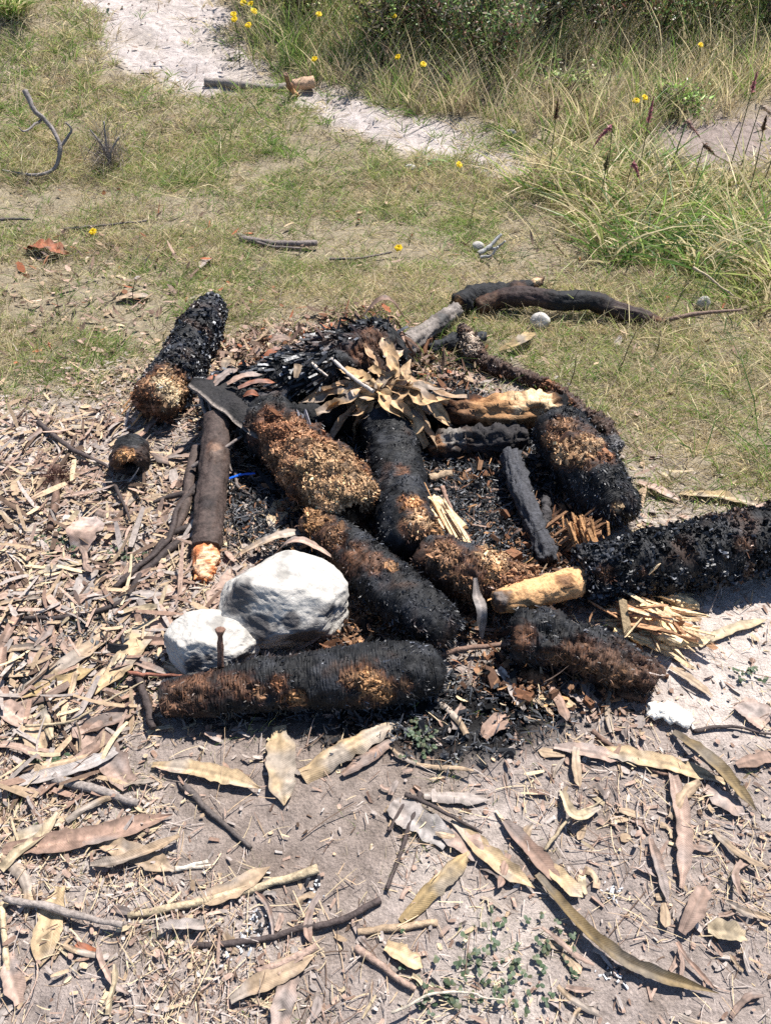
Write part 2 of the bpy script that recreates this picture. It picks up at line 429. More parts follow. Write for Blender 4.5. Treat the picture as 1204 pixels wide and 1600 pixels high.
# ------------------------------------------------------------------ logs
BLACK = np.array([.0065, .0065, .007]); SOOT = np.array([.024, .025, .028]); BROWN = np.array([.085, .045, .027])
RUST = np.array([.17, .080, .042]); TAN = np.array([.41, .225, .105]); PALE = np.array([.74, .55, .33]); GREYW = np.array([.30, .27, .24])
DRYB = np.array([.215, .118, .064]); TANW = np.array([.42, .265, .145])

def rings_px(spec, n):
    """spec rows (px, py, width px, lift m): axis pixel, drawn width, extra height -> 3-D axis and radii"""
    spec = np.array([tuple(r) + (0,) * (4 - len(r)) for r in spec], float)
    r = np.full(len(spec), .05)
    for _ in range(5):
        P = at(spec[:, 0], spec[:, 1], r * .93 + spec[:, 3]); r = spec[:, 2] * .5 * depth(P) / FPX
    C = catmull(P, n)
    k = np.linspace(0, len(spec) - 1, n)
    return C, np.interp(k, np.arange(len(spec)), r)

def patch_w(P, patches):
    """list of (3-D centre, radius, colour) -> blended weights"""
    out = []
    for cen, rad, colr in patches:
        d = np.linalg.norm(P - cen, axis=-1) / rad
        sd = int(abs(cen[0]) * 999) % 97
        nz_ = d + .8 * fbm(P, 1.6 / rad, 4, sd, .65) + .35 * fbm(P, 90, 2, sd + 5)
        out.append((.75 * (1 - sstep(.95, 1.5, nz_)), np.array(colr) * [.38, .27, .22]))
        out.append((1 - sstep(.6, 1.05, d + .8 * fbm(P, 1.6 / rad, 4, sd, .65) + .35 * fbm(P, 90, 2, sd + 5)), np.array(colr)))
    return out[0::2] + out[1::2]

def sample_faces(V, q, n):
    t = np.concatenate([q[:, [0, 1, 2]], q[:, [0, 2, 3]]])
    a, b, c_ = V[t[:, 0]], V[t[:, 1]], V[t[:, 2]]
    nn = np.cross(b - a, c_ - a); ar = np.linalg.norm(nn, axis=1); nn = norm(nn)
    k = rng.choice(len(t), n, p=ar / ar.sum())
    r1 = np.sqrt(rng.random(n)); r2 = rng.random(n)
    P = a[k] * (1 - r1)[:, None] + b[k] * (r1 * (1 - r2))[:, None] + c_[k] * (r1 * r2)[:, None]
    return P, nn[k], t[k, 0]

FIB = {  # density per square metre, length, width, lean, randomness, spread of side vector
    'lam': dict(n=62000, L=.0075, W=.0105, lean=.6, rnd=.12, srnd=.12, prof=(1, .95, .6)),
    'fuzz': dict(n=62000, L=.0085, W=.0034, lean=1.0, rnd=.5, srnd=1.1, prof=(1, .8, .3)),
    'strap': dict(n=17000, L=.022, W=.0085, lean=1.9, rnd=.3, srnd=.9, prof=(.9, 1, .95, .8)),
    'hair': dict(n=30000, L=.035, W=.0022, lean=.9, rnd=.6, srnd=2., prof=(1, .8, .5, .2)),
}
def charred_log(name, label, cat, spec, style='lam', ends=('round', 'round'), patches=(), seed=1, nring=110, nseg=60, disp=.10, base=None,
                fine=.05, dens=1., flen=1., group=None, squash=1., sgn=1., tanfib=True, along=True, ridge=.0026, mat=None, mixb=.5, bodyname='trunk'):
    C, R = rings_px(spec, nring)
    if ridge:
        Ln_ = np.linalg.norm(np.diff(C, axis=0), axis=1).sum(); nring = int(np.clip(Ln_ / .0013, 60, 760)); C, R = rings_px(spec, nring)
    R = R * .89 if style else R
    V, q, _, u, tt = tube(C, R, nseg, ends, disp, 9, seed, fine, squash=squash, rv=.8)
    crest = np.ones(len(V))
    if style:
        rd_ = norm(V - C[np.clip(np.round(np.clip(u, 0, 1) * (nring - 1)).astype(int), 0, nring - 1)])
        rdg = 1 - 2 * np.abs(fbm(V, 11, 3, seed + 41))
        V = V + rd_ * (R.mean() * (.09 * fbm(V, 8, 2, seed + 40) + .05 * rdg + .05 * fbm(V, 45, 2, seed + 42)))[:, None]
        if ridge:
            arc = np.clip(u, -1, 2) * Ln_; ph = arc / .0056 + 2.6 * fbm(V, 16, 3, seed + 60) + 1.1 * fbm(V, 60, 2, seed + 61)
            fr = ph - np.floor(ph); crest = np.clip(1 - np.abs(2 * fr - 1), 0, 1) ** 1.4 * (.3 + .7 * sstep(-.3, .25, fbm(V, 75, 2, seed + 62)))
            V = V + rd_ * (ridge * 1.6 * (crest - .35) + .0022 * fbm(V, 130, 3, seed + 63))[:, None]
    nr_ = len(V) // nseg; ring = np.arange(len(V)) // nseg
    hole = np.zeros(len(V), bool)
    if ends[1] == 'hollow': hole = ring >= nr_ - 3
    pix, dz = project(V)
    pt = []
    for (px, py, rp, colr) in patches:
        d = np.hypot(pix[:, 0] - px, pix[:, 1] - py)
        near = d < max(d.min() + 6, 10)
        k = np.where(near)[0][np.argmin(dz[near])]
        pt.append((V[k], rp * dz[k] / FPX, colr))
    def colour(P, s):
        nb = fbm(P, 28, 3, s); b0 = BLACK if base is None else np.array(base)
        cc = b0 + (SOOT - BLACK) * sstep(-.1, .5, nb)[:, None] + np.array([.013, .014, .017]) * sstep(.1, .4, fbm(P, 17, 3, s + 31))[:, None]
        cc = cc + (BROWN - cc) * (sstep(.12, .5, fbm(P, 13, 3, s + 2)) * mixb)[:, None]
        wt = np.zeros(len(P))
        for w_, k_ in patch_w(P, pt):
            var = 1 + .7 * fbm(P, 70, 3, s + 7)
            kk_ = k_ * var[:, None]; dk = sstep(.12, .4, fbm(P, 34, 3, s + 11))[:, None]; kk_ = kk_ * (1 - .72 * dk)
            cc = cc + (kk_ - cc) * w_[:, None]; wt = np.maximum(wt, w_)
        return cc, wt
    loc = C.mean(0).copy(); loc[2] = ground(loc[0], loc[1])
    root = thing(name, label, cat, loc, group)
    cb, _w = colour(V, seed)
    cb[hole] = BLACK * .6
    rag = V + (tt * 0) ; rad_ = norm(V - C[np.clip(np.round(np.clip(u, 0, 1) * (nring - 1)).astype(int), 0, nring - 1)])
    V = V + rad_ * (_w * R.mean() * (-.05 + .22 * fbm(V, 55, 3, seed + 21)))[:, None]
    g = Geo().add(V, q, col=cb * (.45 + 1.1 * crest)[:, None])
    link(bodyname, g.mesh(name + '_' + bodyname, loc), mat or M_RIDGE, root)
    if style:
        f = FIB[style]; area = 2 * math.pi * R.mean() * np.linalg.norm(np.diff(C, axis=0), axis=1).sum()
        n = int(f['n'] * area * dens * (.9 if ridge and style in ('lam', 'fuzz') else 1)); flen = flen * (.78 if ridge and style in ('lam', 'fuzz') else 1)
        P, Nn, vi = sample_faces(V, q, n)
        keep = (P[:, 2] > ground(P[:, 0], P[:, 1]) + .002) & ~hole[vi]
        P, Nn, vi = P[keep], Nn[keep], vi[keep]; n = len(P)
        cen = C[np.clip(np.round(np.clip(u[vi], 0, 1) * (nring - 1)).astype(int), 0, nring - 1)]
        Nn = np.where(((P - cen) * Nn).sum(1)[:, None] < 0, -Nn, Nn)
        T = tt[vi] * sgn
        cf, wt = colour(P, seed)
        cf = cf * rng.lognormal(0, .42, (n, 1))
        glint = (rng.random((n, 1)) < .10) & (wt[:, None] < .4)
        cf = np.where(glint, np.array([.075, .08, .092]) * rng.uniform(.5, 1.4, (n, 1)), cf)  # highlights on the char, painted as grey-blue fibre colour
        D = norm(Nn * 1.0 + T * f['lean'] * rng.uniform(.4, 1.3, (n, 1)) + rng.normal(0, f['rnd'], (n, 3)))
        S = norm(np.cross(D, T) + rng.normal(0, f['srnd'] * .5, (n, 3))); S = norm(S - D * (S * D).sum(1)[:, None])
        L = f['L'] * flen * rng.uniform(.5, 1.35, n); W = f['W'] * rng.uniform(.5, 1.4, n)
        clump = fbm(P, 55, 3, seed + 51); L = L * (.45 + 1.5 * sstep(-.35, .4, clump)); cf = cf * (.55 + .8 * sstep(-.35, .3, clump))[:, None]
        if tanfib: W = W * (1 - .45 * wt); L = L * (1 + .5 * wt * rng.random(n)); D = norm(D + rng.normal(0, .6, (n, 3)) * wt[:, None])
        if tanfib and along:
            D2 = norm(T * rng.choice([-1., 1., 1.], (n, 1)) + Nn * rng.uniform(.1, .7, (n, 1)) + rng.normal(0, .35, (n, 3)))
            on = wt > .55; D = np.where(on[:, None], D2, D); L = np.where(on, rng.lognormal(-4.75, .4, n), L); W = np.where(on, rng.uniform(.0014, .0038, n), W); S = norm(np.cross(D, Nn + rng.normal(0, .5, (n, 3))))
            cf = np.where(on[:, None] & (rng.random((n, 1)) < .25), cf * .35, cf)
        B = T * .25 * rng.uniform(-.5, 1, (n, 1)) + np.array([0, 0, -.25]) * rng.random((n, 1))
        g = blades(P - Nn * .003, D, S, L, W, B, f['prof'], cf * .8, cf * 1.15)
        o = link('charred_leaf_bases' if style in ('lam', 'strap') else 'charred_fuzz', g.mesh(name + '_fibres', loc, smooth=False), M_CHAR, root)
        o['kind'] = 'stuff'
        if pt:
            m_ = int(34000 * area * (2.2 if not along else 1.)); P, Nn, vi = sample_faces(V, q, m_); cf, wt = colour(P, seed); k = (wt > .6) & ~hole[vi] & (cf.max(1) > .15); P, Nn, cf = P[k], Nn[k], cf[k]; m_ = len(P)
            if m_:
                cen = C[np.clip(np.round(np.clip(u[vi[k]], 0, 1) * (nring - 1)).astype(int), 0, nring - 1)]; Nn = np.where(((P - cen) * Nn).sum(1)[:, None] < 0, -Nn, Nn)
                sz = rng.lognormal(-6.1, .5, m_); A = norm(tt[vi[k]] + rng.normal(0, .8, (m_, 3)))
                g = shards(P + Nn * rng.uniform(0, .007, (m_, 1)), A, norm(Nn + rng.normal(0, .6, (m_, 3))), np.stack([sz * rng.uniform(1.2, 3.5, m_), sz, sz * .7], -1), np.clip(cf * 1.05 * rng.lognormal(0, .4, (m_, 1)), 0, .8), jit=.3)
                link('crumbly_wood', g.mesh(name + '_crumbs', loc, smooth=False), M_WOOD, root)['kind'] = 'stuff'
    return root, C, R

LG = 'charred logs of the fire'
# log lying away to the back left
l1, c1, r1_ = charred_log('charred_log', 'black charred log lying apart at the back with torn tan near end on the grass', 'log',
    [(331, 480, 48, .0), (310, 522, 64), (277, 580, 78), (242, 630, 82)], 'lam', ('round', 'ragged'), seed=3, sgn=-1, flen=1.0,
    patches=[(262, 600, 40, TANW * 1.3), (235, 628, 40, DRYB * 1.2), (270, 610, 30, PALE * .8), (225, 640, 34, RUST)], group=LG)
# shaggy trunk across the back
l3, c3, r3_ = charred_log('charred_log', 'shaggy black log with long burnt leaf straps lying behind the dry leaf rosette', 'log',
    [(345, 622, 74), (400, 612, 92, .01), (470, 592, 104, .02), (540, 568, 112, .03), (600, 548, 104, .03)], 'strap', ('ragged', 'round'), seed=5, sgn=-1, dens=.9,
    patches=[(590, 535, 36, RUST * .7), (610, 560, 26, BROWN)], group=LG)
# brown spongy log with the round hole
l2, c2, r2_ = charred_log('spongy_log', 'crumbly orange-brown log with a round black hole in its near end', 'log',
    [(392, 640, 96, .0), (425, 668, 108, .0), (472, 712, 114), (518, 752, 112), (541, 780, 106), (549, 798, 98)], 'fuzz', ('ragged', 'hollow'), seed=8, dens=1.0, disp=.13, fine=.14, flen=.9, along=False,
    patches=[(440, 690, 62, DRYB * 1.7), (490, 730, 70, TANW), (535, 770, 64, TANW * 1.15), (420, 665, 36, RUST * 1.3), (570, 760, 40, TANW), (545, 815, 26, TANW * .8)], group=LG)
# upright middle log
l4, c4, r4_ = charred_log('charred_log', 'black log pointing at the camera under the dry leaf rosette, split open with pale splinters', 'log',
    [(598, 648, 84, .0), (612, 700, 86), (624, 770, 92), (645, 850, 100)], 'fuzz', ('round', 'ragged'), seed=12, dens=.8, flen=.8, disp=.09,
    patches=[(630, 722, 12, RUST * .8), (645, 772, 18, TAN), (665, 805, 26, TANW * 1.25), (655, 835, 22, DRYB * 1.2), (690, 850, 30, TAN)], group=LG)
l5, c5, r5_ = charred_log('charred_log', 'stubby black barrel of log with tan fibrous collar left of the pale wood peg', 'log',
    [(668, 868, 84, .01), (720, 890, 96, .01), (775, 905, 92, .01), (822, 915, 78)], 'fuzz', ('ragged', 'ragged'), seed=14, dens=1., flen=1., disp=.11,
    patches=[(680, 870, 36, DRYB * 1.1), (780, 855, 32, TANW * 1.1), (790, 890, 26, TAN * .8), (720, 928, 26, DRYB), (800, 930, 40, RUST), (825, 880, 26, DRYB)], group=LG)
# lower middle log beside the big stone
l6, c6, r6_ = charred_log('charred_log', 'furry black log slanting down beside the large white stone', 'log',
    [(490, 816, 62, .01), (545, 858, 84), (610, 920, 100), (662, 962, 96), (690, 985, 84)], 'fuzz', ('round', 'round'), seed=17, dens=1., flen=1.05, disp=.06,
    patches=[(480, 808, 26, TAN * .8), (510, 830, 22, DRYB), (550, 860, 28, RUST * .6), (608, 874, 10, TAN), (580, 868, 20, BROWN * 1.6)], group=LG)
# front log
l7, c7, r7_ = charred_log('charred_log', 'long charred log lying across the front, barky brown left end, black furry right end', 'log',
    [(258, 1092, 64), (330, 1084, 76), (420, 1070, 88), (520, 1060, 100), (610, 1052, 104), (672, 1046, 92)], 'fuzz', ('flat', 'round'), seed=21, nring=130, dens=.75, flen=.95, disp=.085,
    patches=[(262, 1085, 30, BROWN * 1.5), (300, 1068, 36, RUST * .55), (360, 1060, 26, RUST * .5), (572, 1078, 28, TAN * .8), (545, 1060, 14, DRYB), (605, 1090, 20, TAN * .7), (460, 1100, 16, TAN * .8), (432, 1065, 14, RUST), (395, 1080, 14, DRYB * .8), (640, 1078, 12, DRYB * .7)], group=LG)
# log at the right behind
l8, c8, r8_ = charred_log('charred_log', 'short thick furry black log with tan torn patches standing off at the back right', 'log',
    [(872, 672, 92, .02), (905, 712, 108, .01), (938, 758, 104), (965, 795, 84)], 'fuzz', ('round', 'round'), seed=25, dens=1.2, flen=1.1, disp=.09,
    patches=[(912, 690, 30, TANW), (868, 712, 20, TANW), (880, 655, 24, DRYB), (850, 680, 18, DRYB), (972, 796, 8, PALE * .8), (945, 700, 16, RUST)], group=LG)
# big trunk leaving the frame
l9, c9, r9_ = charred_log('charred_log', 'thickest black log, ringed with burnt leaf bases, running out of the picture', 'log',
    [(905, 894, 96), (960, 890, 104), (1040, 876, 108), (1130, 856, 114), (1230, 834, 118), (1340, 812, 118)], 'lam', ('flat', 'round'), seed=29, nring=130, sgn=1, flen=1.1, dens=1.1, disp=.08,
    patches=[(945, 885, 14, RUST * .7), (952, 905, 12, RUST * .6), (1000, 905, 10, RUST * .4), (1165, 840, 16, RUST * .5)], group=LG)
# dark broken lump below it
l10, c10, r10_ = charred_log('burnt_log', 'dark brown burnt-out log half crumbled beneath the pale wood peg', 'log',
    [(812, 1000, 92), (870, 1004, 98), (935, 1022, 92), (985, 1045, 84), (1015, 1058, 60)], 'fuzz', ('ragged', 'ragged'), seed=33, dens=.9, flen=1., disp=.2, fine=.12,
    patches=[(900, 1040, 30, DRYB * .8), (960, 1030, 40, BROWN * 1.3), (1000, 1060, 34, BROWN * 1.4), (820, 985, 22, RUST * .6), (905, 1010, 24, RUST * .5), (870, 1050, 26, DRYB * .6), (960, 1065, 30, DRYB * .6)], group=LG, mixb=.9)
# stub with its end to the camera
l19, c19, r19_ = charred_log('charred_stub', 'small charred stub with burnt-out hollow end facing the camera among the leaves', 'log',
    [(206, 700, 58, .015), (204, 716, 62, .01), (203, 727, 62, .005)], 'fuzz', ('round', 'hollow'), seed=37, nring=24, dens=.8, flen=.5, disp=.05,
    patches=[(192, 722, 14, TAN), (205, 712, 14, TAN * .9), (188, 735, 12, DRYB)], group=LG)

# ---- bare wood and branches: a bark tube with optional cut face or coloured stretches
def branch(name, label, cat, spec, colr, ends=('flat', 'flat'), patches=(), seed=1, nring=50, nseg=18, disp=.1, fine=.06, mat=None, squash=1., groove=.0, part='wood', parent=None, group=None, var=.4):
    C, R = rings_px(spec, nring)
    V, q, _, u, tt = tube(C, R, nseg, ends, disp, 9, seed, fine, groove=groove, squash=squash)
    pix, dz = project(V); pt = []
    for (px, py, rp, k_) in patches:
        d = np.hypot(pix[:, 0] - px, pix[:, 1] - py); near = d < max(d.min() + 4, 8)
        k = np.where(near)[0][np.argmin(dz[near])]; pt.append((V[k], rp * dz[k] / FPX, k_))
    cc = np.array(colr) * (1 + var * fbm(V, 40, 3, seed))[:, None]
    for w_, k_ in patch_w(V, pt):
        cc = cc + (k_ * (1 + var * fbm(V, 70, 3, seed + 5))[:, None] - cc) * w_[:, None]
    if parent is not None:
        return link(part, Geo().add(V, q, col=cc).mesh(name, parent.location), mat or M_BARK, parent), C, R
    loc = C.mean(0).copy(); loc[2] = ground(loc[0], loc[1])
    o = link(name, Geo().add(V, q, col=cc).mesh(name, loc), mat or M_BARK, None, loc)
    return tag(o, label, cat, group), C, R

def splinters(parent, name, P0, P1, n, spread, w_, colr, mat=None, up=.01, vary=.4, fan=.10):
    """long thin slivers of wood between two 3-D points"""
    P0 = np.asarray(P0); P1 = np.asarray(P1); ax = P1 - P0; Ln = np.linalg.norm(ax)
    f = rng.random((n, 1))
    P = P0 + rng.normal(0, spread, (n, 3)) * [1, 1, .5] + ax * f * .35
    D = norm(ax + rng.normal(0, fan * Ln, (n, 3)) * [1, 1, .5])
    size = np.stack([Ln * rng.uniform(.4, .85, n), w_ * rng.uniform(.4, 1.6, n), w_ * rng.uniform(.25, .7, n)], -1)
    cc = np.array(colr) * (1 + vary * rng.normal(0, .5, (n, 1)))
    P = P + D * size[:, :1] * .5; P[:, 2] = np.maximum(P[:, 2], ground(P[:, 0], P[:, 1]) + up)
    g = shards(P, D, np.tile([0, 0, 1.0], (n, 1)) + rng.normal(0, .4, (n, 3)), size, cc, jit=.2)
    o = link(name, g.mesh(name, parent.location, smooth=False), mat or M_WOOD, parent); o['kind'] = 'stuff'
    return o

# pale core sticking out of the big trunk
branch('core', None, None, [(775, 940, 38, .055), (815, 931, 46, .05), (850, 922, 44, .05), (888, 912, 46, .045), (915, 905, 40, .045)], PALE * np.array([.78, .60, .47]), ('ragged', 'flat'), seed=41, disp=.05, fine=.05, groove=.13, nseg=36, mat=M_WOOD, var=.14,
       patches=[(776, 940, 20, np.array([.16, .13, .11])), (885, 900, 12, DRYB), (780, 955, 12, BROWN)], part='bare_wood_core', parent=l9)
splinters(l9, 'core_splinters', at(778, 938, .088), at(885, 905, .092), 30, .007, .0045, PALE * np.array([.86, .64, .48]))
# splintered pale wood on the middle log
splinters(l4, 'pale_splinters', at(676, 778, .095), at(726, 850, .055), 16, .010, .013, PALE * 1.05)
splinters(l4, 'pale_slivers', at(678, 775, .10), at(728, 855, .055), 14, .012, .005, PALE * .9)
splinters(l4, 'tan_fibres', at(650, 770, .11), at(680, 860, .06), 90, .016, .0035, TAN * 1.1)
# torn end of the back-left log
splinters(l1, 'torn_wood_fibres', at(270, 590, .09), at(228, 640, .03), 80, .022, .0045, TAN * .9)
# tan chips bursting at the left end of the big trunk
splinters(l9, 'torn_wood_fibres', at(915, 850, .05), at(905, 815, .09), 46, .018, .007, TAN * 1.0)
splinters(l9, 'torn_leaf_bases', at(880, 850, .03), at(925, 815, .08), 40, .02, .007, DRYB * 1.1)
# grey splinters on the spongy log
splinters(l2, 'grey_splinters', at(478, 700, .10), at(468, 650, .16), 26, .012, .006, np.array([.19, .18, .19]))
splinters(l2, 'burnt_strips', at(420, 720, .03), at(470, 760, .03), 40, .02, .006, SOOT * 2.2)

# stake with the freshly cut end
st, cst, rst = branch('cut_stake', 'straight dark-barked stake with orange chopped lower end lying in the leaves', 'stake',
    [(340, 655, 44, .07), (334, 740, 46, .03), (326, 820, 46, .01), (322, 858, 44, .0)], np.array([.058, .040, .033]), ('flat', 'flat'), seed=43, disp=.05, fine=.05, groove=.10, nring=90, nseg=34, patches=[(345, 700, 16, np.array([.10, .07, .055])), (330, 780, 12, np.array([.03, .022, .02])), (338, 690, 10, np.array([.2, .12, .08]))])
loc = np.array(st.location)
cutC, cutR = rings_px([(322, 850, 41, .002), (321, 878, 38, .0), (319, 903, 26, .0)], 20)
V, q, _, u, _t = tube(cutC, cutR, 22, ('flat', 'ragged'), .10, 9, 44, .10, groove=.12)
kk = 1 + .5 * fbm(V, 60, 3, 3); ccut = np.array([.50, .17, .065]) * kk[:, None]; wv = sstep(.0, .25, fbm(V, 45, 2, 8))[:, None]; ccut = ccut * (1 - wv) + np.array([.70, .45, .27]) * wv
link('chopped_end', Geo().add(V, q, col=ccut).mesh('chopped_end', loc, smooth=False), M_WOOD, st)
splinters(st, 'wood_chips', at(318, 848, .045), at(320, 905, .02), 26, .008, .008, np.array([.52, .20, .08]))

# curved branch at the back right and its neighbours
cb_, cC, cR = branch('curved_branch', 'smooth dark curved branch arching over the grass at the back right', 'branch',
    [(748, 478, 24, .0), (785, 466, 29, .015), (830, 464, 30, .03), (870, 470, 30, .03), (920, 470, 29, .03), (960, 484, 28, .01), (1000, 494, 24, .0), (1045, 508, 10)], np.array([.040, .025, .022]), ('round', 'ragged'), seed=47, nring=120, nseg=34, disp=.07, fine=.06, groove=.12,
    patches=[(1030, 506, 16, RUST), (760, 478, 30, BROWN * .8), (900, 460, 40, BLACK * 1.5)])
branch('twig', None, None, [(1040, 500, 8, .02), (1090, 490, 7, .05), (1158, 484, 4, .07)], np.array([.17, .11, .08]), ('flat', 'flat'), seed=48, nseg=8, nring=16, part='thin_twig', parent=cb_)
branch('charred_chunk', 'blackened forked chunk of wood lying behind the curved branch', 'log',
    [(718, 476, 32), (735, 462, 38), (775, 456, 30), (815, 450, 20, .02), (843, 438, 18, .03)], BLACK * 1.6, ('ragged', 'flat'), seed=51, disp=.25, fine=.15, groove=.15, mat=M_BODY,
    patches=[(714, 478, 7, TAN), (845, 438, 9, PALE), (815, 444, 14, BROWN)])
branch('grey_branch', 'weathered grey branch piece leaning on the pile behind the rosette', 'branch',
    [(622, 548, 36, .03), (655, 525, 32, .02), (690, 500, 26, .02), (712, 484, 22, .02)], np.array([.17, .145, .125]), ('ragged', 'flat'), seed=53, disp=.1, fine=.1, groove=.2, nseg=30, patches=[(700, 492, 14, np.array([.07, .065, .06])), (640, 545, 16, BROWN)])
branch('charred_stick', 'flat charred stick lying across the grass behind the rotten root', 'stick',
    [(672, 545, 22), (710, 534, 26), (755, 526, 20)], SOOT, ('ragged', 'ragged'), seed=54, disp=.25, fine=.2, groove=.2, mat=M_BODY)
charred_log('rotten_root', 'crumbling brown rotten root curving down through the grass to the back right log', 'root',
    [(722, 512, 22, .04), (740, 545, 24, .02), (765, 570, 26), (815, 588, 24, -.005), (860, 605, 24, -.005), (905, 640, 28), (940, 668, 32), (962, 700, 26)], 'fuzz', ('ragged', 'ragged'), base=(.075, .045, .032), seed=56, nring=120, nseg=26, disp=.35, fine=.3, dens=.7, flen=.9, bodyname='rotten_wood',
    patches=[(730, 525, 30, np.array([.42, .33, .25])), (850, 600, 22, RUST * .9), (875, 625, 16, RUST), (962, 692, 28, np.array([.13, .125, .125])), (930, 650, 20, BROWN * .6)])
spl, cS, rS = branch('split_log', 'half-burnt split log, black left end and pale splintered top, lying across the pile', 'log',
    [(648, 640, 40, .03), (710, 642, 46, .03), (770, 645, 50, .03), (830, 640, 46, .03), (878, 634, 34, .03)], BLACK * 1.5, ('ragged', 'ragged'), seed=59, disp=.10, fine=.12, groove=.4, nseg=40, mat=M_WOOD,
    patches=[(760, 630, 36, TAN * .9), (815, 628, 40, PALE * .85), (855, 628, 34, PALE * .85), (780, 640, 40, TAN * .8), (830, 648, 34, TAN * .7), (730, 640, 24, DRYB)])
splinters(spl, 'pale_splinters', at(750, 634, .07), at(868, 630, .065), 34, .010, .011, PALE * .95)
branch('charred_log', 'flattened charred log right of the rosette, dark with a grey top', 'log',
    [(672, 700, 36), (720, 690, 44), (770, 690, 46), (815, 684, 36)], np.array([.034, .031, .031]), ('ragged', 'ragged'), seed=61, disp=.16, fine=.14, groove=.4, nseg=40, mat=M_WOOD, patches=[(710, 682, 26, GREYW * .55), (680, 690, 16, DRYB)])
branch('charred_stick', 'bent grey-black burnt stick standing among the charcoal left of the back right log', 'stick',
    [(795, 712, 30, .03), (806, 745, 34, .03), (826, 800, 34, .02), (846, 845, 30, .01), (854, 878, 28, .0)], np.array([.045, .045, .05]), ('ragged', 'flat'), seed=63, disp=.16, fine=.12, groove=.3, nseg=34, mat=M_BODY)
branch('charred_stick', 'short upright burnt stick beside the bent burnt stick', 'stick', [(852, 780, 14, .03), (851, 805, 16, .02), (850, 830, 14)], np.array([.05, .045, .045]), ('ragged', 'ragged'), seed=64, disp=.16, groove=.25, nseg=24, mat=M_BODY)
branch('charred_log', 'low charred log just above the spongy log in the shade of the rosette', 'log',
    [(440, 655, 30, .06), (520, 650, 52, .02), (575, 655, 60)], BLACK * 1.3, ('ragged', 'ragged'), seed=66, disp=.25, fine=.2, groove=.2, mat=M_BODY)
# blackened left branch under the twigs
branch('charred_branch', 'dark branch lying left of and along the chopped stake', 'branch', [(308, 700, 16, .03), (298, 740, 18, .02), (290, 790, 16, .01), (270, 840, 14), (262, 880, 12)], np.array([.07, .05, .042]), ('ragged', 'ragged'), seed=67, disp=.1)

# bark plate: an open shell leaning over the gap at the left of the pile
def bark_plate():
    A = at(302, 610, .17); Bp = at(394, 680, .13); D0 = at(352, 588, .14); D1 = at(432, 650, .13)
    n, m = 22, 12
    s = np.linspace(0, 1, n)[:, None, None]; t = np.linspace(0, 1, m)[None, :, None]
    G = (A * (1 - s) + Bp * s) * (1 - t) + (D0 * (1 - s) + D1 * s) * t
    edge_n = .05 * fbm(G * [1, 1, 0], 30, 4, 17)[..., None]
    G = G + (D0 - A) * edge_n * .8 * (1 - t) + (Bp - A) * .22 * fbm(G * [1, 1, 0], 24, 3, 23)[..., None] * np.abs(2 * s - 1) + np.array([0, 0, .02]) * np.sin(t * 3.1) + np.array([0, 0, 1]) * (.014 * fbm(G, 28, 4, 91))[..., None]
    nrm = norm(np.cross(np.gradient(G, axis=0), np.gradient(G, axis=1)))
    g2 = G - nrm * .008
    V = np.concatenate([G.reshape(-1, 3), g2.reshape(-1, 3)]); k = n * m
    i = (np.arange(n - 1)[:, None] * m + np.arange(m - 1)[None]).reshape(-1)
    q1 = np.stack([i, i + 1, i + m + 1, i + m], -1); q2 = q1[:, ::-1] + k
    e = [(a, a + 1) for a in range(m - 1)] + [((n - 1) * m + a + 1, (n - 1) * m + a) for a in range(m - 1)] + [((a + 1) * m, a * m) for a in range(n - 1)] + [(a * m + m - 1, (a + 1) * m + m - 1) for a in range(n - 1)]
    q3 = np.array([(a, b, b + k, a + k) for a, b in e])
    cc = np.tile(np.array([.017, .015, .0145]), (2 * k, 1)) * (1 + .8 * fbm(V, 40, 3, 6))[:, None]; T2 = np.tile(np.broadcast_to(t, (n, m, 1)).reshape(-1), 2)
    edge = (1 - sstep(.0, .06, T2 + .05 * fbm(V, 60, 2, 4)))[:, None]; cc = cc * (1 - edge) + np.array([.24, .20, .17]) * edge
    loc = G.reshape(-1, 3).mean(0); loc[2] = 0
    tag(link('bark_plate', Geo().add(V, np.concatenate([q1, q2, q3]), col=cc).mesh('bark_plate', loc), M_BODY, None, loc), 'dark plate of bark with pale upper edge leaning on the pile', 'bark')
bark_plate()

